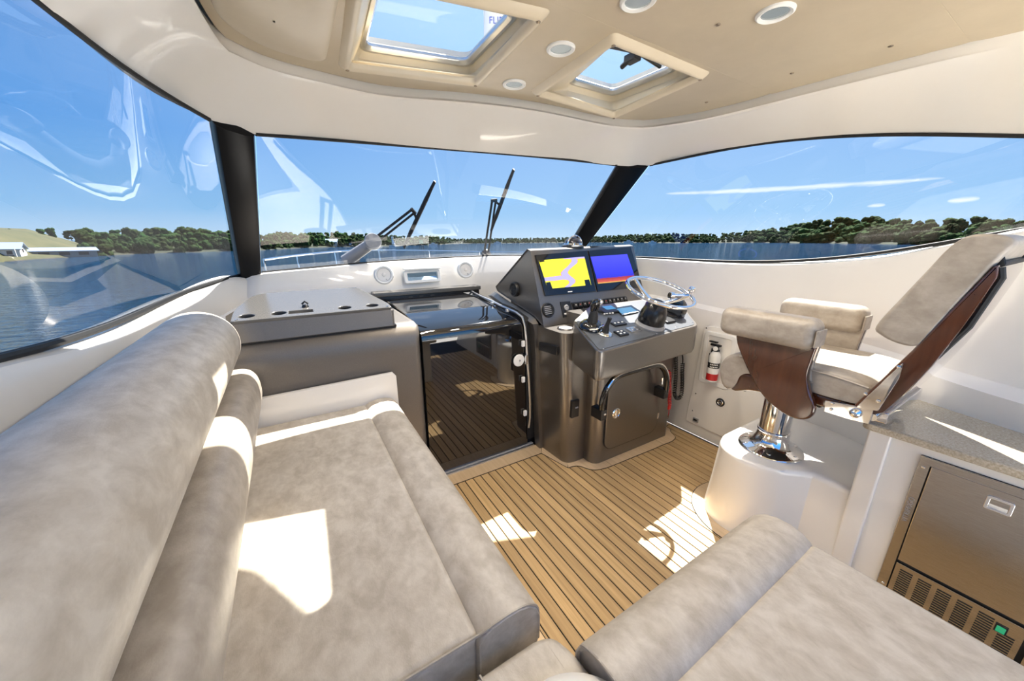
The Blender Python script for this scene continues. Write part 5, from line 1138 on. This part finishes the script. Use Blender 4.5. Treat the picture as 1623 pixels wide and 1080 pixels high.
for k, flo, fhi, dens in ((1.012, .42, .66, 1.5), (1.09, .68, .88, 1.3), (1.20, .90, 1.04, 1.3)):
    for i in range(len(SH) - 1):
        A, B = SH[i], SH[i + 1]; r0 = math.hypot(A[0], A[1]); H = (A[2] + B[2]) / 2 + 2
        if i < 4 and k < 1.15: continue
        w = .62 * H * .62; arc_ = (L[i + 1] - L[i]) * r0; n_ = max(1, int(arc_ / w * dens + .5))
        for j in range(n_):
            s = (j + rt.random()) / n_; x = A[0] + (B[0] - A[0]) * s; y = A[1] + (B[1] - A[1]) * s; h = A[2] + (B[2] - A[2]) * s
            kk = k * rt.uniform(.985, 1.03) if not (i < 4) else rt.uniform(1.34, 1.42)
            top = 1.5 + (h - 1.5) * kk; HH = top + 2; tp = -2 + HH * rt.uniform(flo, fhi)
            ht = HH * rt.uniform(.62, .80) * (.6 if i < 4 else 1)
            trees.append((ht / math.hypot(x * kk, y * kk), x * kk, y * kk, tp - ht, ht, i))
# bushes and low trees beside the sheds
trees.sort(reverse=True)
TL = [(8, 'dense green tree on the wooded hillside of the near shore to port', 'trees on the hillside to port'), (18, 'distant green tree along the low shore straight ahead', 'trees on the far shore ahead'), (99, 'dark green tree on the wooded shore to starboard', 'trees on the wooded starboard shore')]
rest = NB()
for n_, (sz, x, y, z, ht, i) in enumerate(trees):
    me = CR[rt.randrange(5)]; sw_ = rt.uniform(.62, .95); rz = rt.uniform(0, 6.28)
    if n_ < 295:
        o = bpy.data.objects.new('shore_tree', me); COL.objects.link(o); o.location = (x, y, z); o.scale = (ht * sw_, ht * sw_, ht); o.rotation_euler = (0, 0, rz)
        for lim, lab, grp in TL:
            if i < lim: tag(o, lab, 'tree', grp); break
    else:
        me = CRL[rt.randrange(5)]; tmp = NB(); tmp.from_mesh(me); tmp.transform(Matrix.Translation((x, y, z)) @ Matrix.Rotation(rz, 4, 'Z') @ Matrix.Diagonal((ht * sw_, ht * sw_, ht, 1)))
        t_me = bpy.data.meshes.new('t'); tmp.to_mesh(t_me); tmp.free(); rest.from_mesh(t_me); bpy.data.meshes.remove(t_me)
print('TREES', len(trees))
if len(rest.verts):
    o = obj('treeline', rest, [LEAF, BARK], None, kind='stuff', ang=180); tag(o, 'smallest trees filling the far tree line behind the others', 'trees')

# boat sheds and houses on the port shore
roofm = plain('blue_grey_metal_roof', (.30, .38, .52), .4, .3); wallw = plain('white_siding', (.62, .60, .55), .7); darkw = plain('dark_opening', (.03, .03, .035), .8); tan = plain('grey_siding', (.28, .27, .25), .8)
def house(name, lab, c, ang, w, d, h, rh, wm, wins=(), posts=0, over=.35):
    t = thing(name, lab, 'house', c); u = Vector((math.cos(ang), math.sin(ang), 0)); v = Vector((-u.y, u.x, 0)); z = Vector((0, 0, 1)); c = Vector(c)
    P3 = lambda a, b, e: c + u * a + v * b + z * e
    bm = NB(); prism(bm, [P3(-w / 2, -d / 2, -1), P3(-w / 2, d / 2, -1), P3(-w / 2, d / 2, h), P3(-w / 2, 0, h + rh), P3(-w / 2, -d / 2, h)], u * w); obj('walls', bm, wm, t)
    bm = NB()
    for s in (-1, 1): prism(bm, [P3(-w / 2 - over, s * (d / 2 + over), h - rh * over / (d / 2)), P3(-w / 2 - over, 0, h + rh), P3(-w / 2 - over, 0, h + rh + .12), P3(-w / 2 - over, s * (d / 2 + over), h + .12 - rh * over / (d / 2))], u * (w + 2 * over))
    obj('roof', bm, roofm, t)
    for a, e, ww, hh, face in wins:
        o_ = P3(a, -d / 2 - .03, e) if face == 0 else P3(w / 2 + .03, a, e); x_ = u if face == 0 else v
        bm = NB(); prism(bm, [o_ + x_ * (sx * ww / 2) + z * (sz * hh / 2) for sx, sz in ((-1, -1), (1, -1), (1, 1), (-1, 1))], (-v if face == 0 else u) * .05); obj('window', bm, darkw, t)
    for k in range(posts):
        a = -w / 2 + .3 + (w - .6) * k / max(1, posts - 1); bm = NB(); o_ = P3(a, -d / 2 - 1.2, 0); box(bm, o_ - Vector((.08, .08, 1)), o_ + Vector((.08, .08, h))); obj('porch_post', bm, wallw, t)
    return t
house('boat_shed', 'long grey boat shed with blue metal roof at the left edge of the view', (-50.0, 99.0, -1.45), R(18), 11, 5, 1.3, .75, tan, [(-4, .4, 1.6, .8, 0), (-1, .4, 1.6, .8, 0), (2, .4, 1.6, .8, 0)], 5)
house('white_house', 'white gabled house with porch at the end of the long boat shed', (-42.6, 102.5, -1.4), R(12), 4.2, 4.5, 1.35, .95, wallw, [(-1, .7, .6, .6, 0), (1, .7, .6, .6, 0), (0, 1.0, .6, .6, 1), (-1, -.1, .8, .7, 0), (1, -.1, .8, .7, 0)], 3)
house('low_shed', 'low grey shed with pale blue roof to the right of the white house', (-39.3, 113.0, -1.45), R(25), 9.0, 4, .75, .55, tan, [(-2.6, .2, 1.4, .6, 0), (0, .2, 1.4, .6, 0), (2.6, .2, 1.4, .6, 0)])
house('shore_house', 'small white house with green roof edge among trees on the shore ahead', (20.0, 204.0, -1.3), R(-10), 5, 4, 1.8, 1.2, wallw, [(-1.2, .9, .8, .8, 0), (1.2, .9, .8, .8, 0)])
house('shore_house', 'low white shore house right of the one among trees ahead', (26.5, 207.0, -1.4), R(-8), 5.5, 3.5, 1.0, .6, wallw, [(-1.5, .5, .9, .6, 0), (1.2, .5, .9, .6, 0)])
# channel marker, sailboat, moored boats
cm_ = thing('channel_marker', 'green square channel marker on three piles in the water ahead', 'marker', (40.0, 125.0, -2))
grn = plain('green_board', (.02, .30, .10), .5)
bm = NB(); box(bm, (39.3, 124.9, .1), (40.7, 125.1, 1.3), .03); obj('board', bm, grn, cm_)
for dx in (-.8, 0, .8):
    bm = NB(); cyl(bm, (40 + dx * 1.3, 125, -2.6), (40 + dx * .5, 125, .4), .10, n=8); obj('pile', bm, BARK, cm_)
sb = thing('sailboat', 'small sailboat with white sail ahead near the far shore', 'boat', (50.5, 209.0, -2))
bm = NB(); prism(bm, [(48.6, 209, -1.4), (52.6, 209, -1.4), (52.0, 209, -2.1), (49.2, 209, -2.1)], (0, 1.4, 0)); obj('hull', bm, wallw, sb)
bm = NB(); prism(bm, [(50.6, 209.6, -1.0), (52.3, 209.6, -1.0), (50.6, 209.6, 3.4)], (0, .06, 0)); obj('sail', bm, M['white'], sb)
bm = NB(); cyl(bm, (50.5, 209.6, -1.6), (50.5, 209.6, 3.6), .06, n=6); obj('mast', bm, M['alu'], sb)
for k, (x, y, s) in enumerate([(168, 300, 1.0), (300, 330, 1.5), (344, 300, 1.6), (338, 262, 1.2), (82, 232, .8)]):
    t = thing('moored_boat', ['white boat moored off the far shore right of the windshield centre', 'white boat moored near the helm compass', 'white boat by the dock right of the black starboard post', 'small white boat against the bushes at the start of the starboard trees', 'white boat off the shore right of the green marker'][k], 'boat', (x, y, -2), 'boats moored off the far shore')
    u = Vector((y, -x, 0)).normalized(); w = Vector((0, 0, 1)); n_ = u.cross(w)
    bm = NB(); prism(bm, [Vector((x, y, -2)) + u * a + w * b_ for a, b_ in ((-3.4 * s, .9 * s), (3.8 * s, 1.1 * s), (3.0 * s, -.1), (-3.2 * s, -.1))], n_ * 2 * s); obj('hull', bm, wallw, t)
    bm = NB(); prism(bm, [Vector((x, y, -2)) + n_ * .3 * s + u * a + w * b_ for a, b_ in ((-1.4 * s, 1.0 * s), (1.6 * s, 1.0 * s), (1.0 * s, 2.0 * s), (-1.2 * s, 2.0 * s))], n_ * 1.4 * s); obj('cabin', bm, wallw, t)
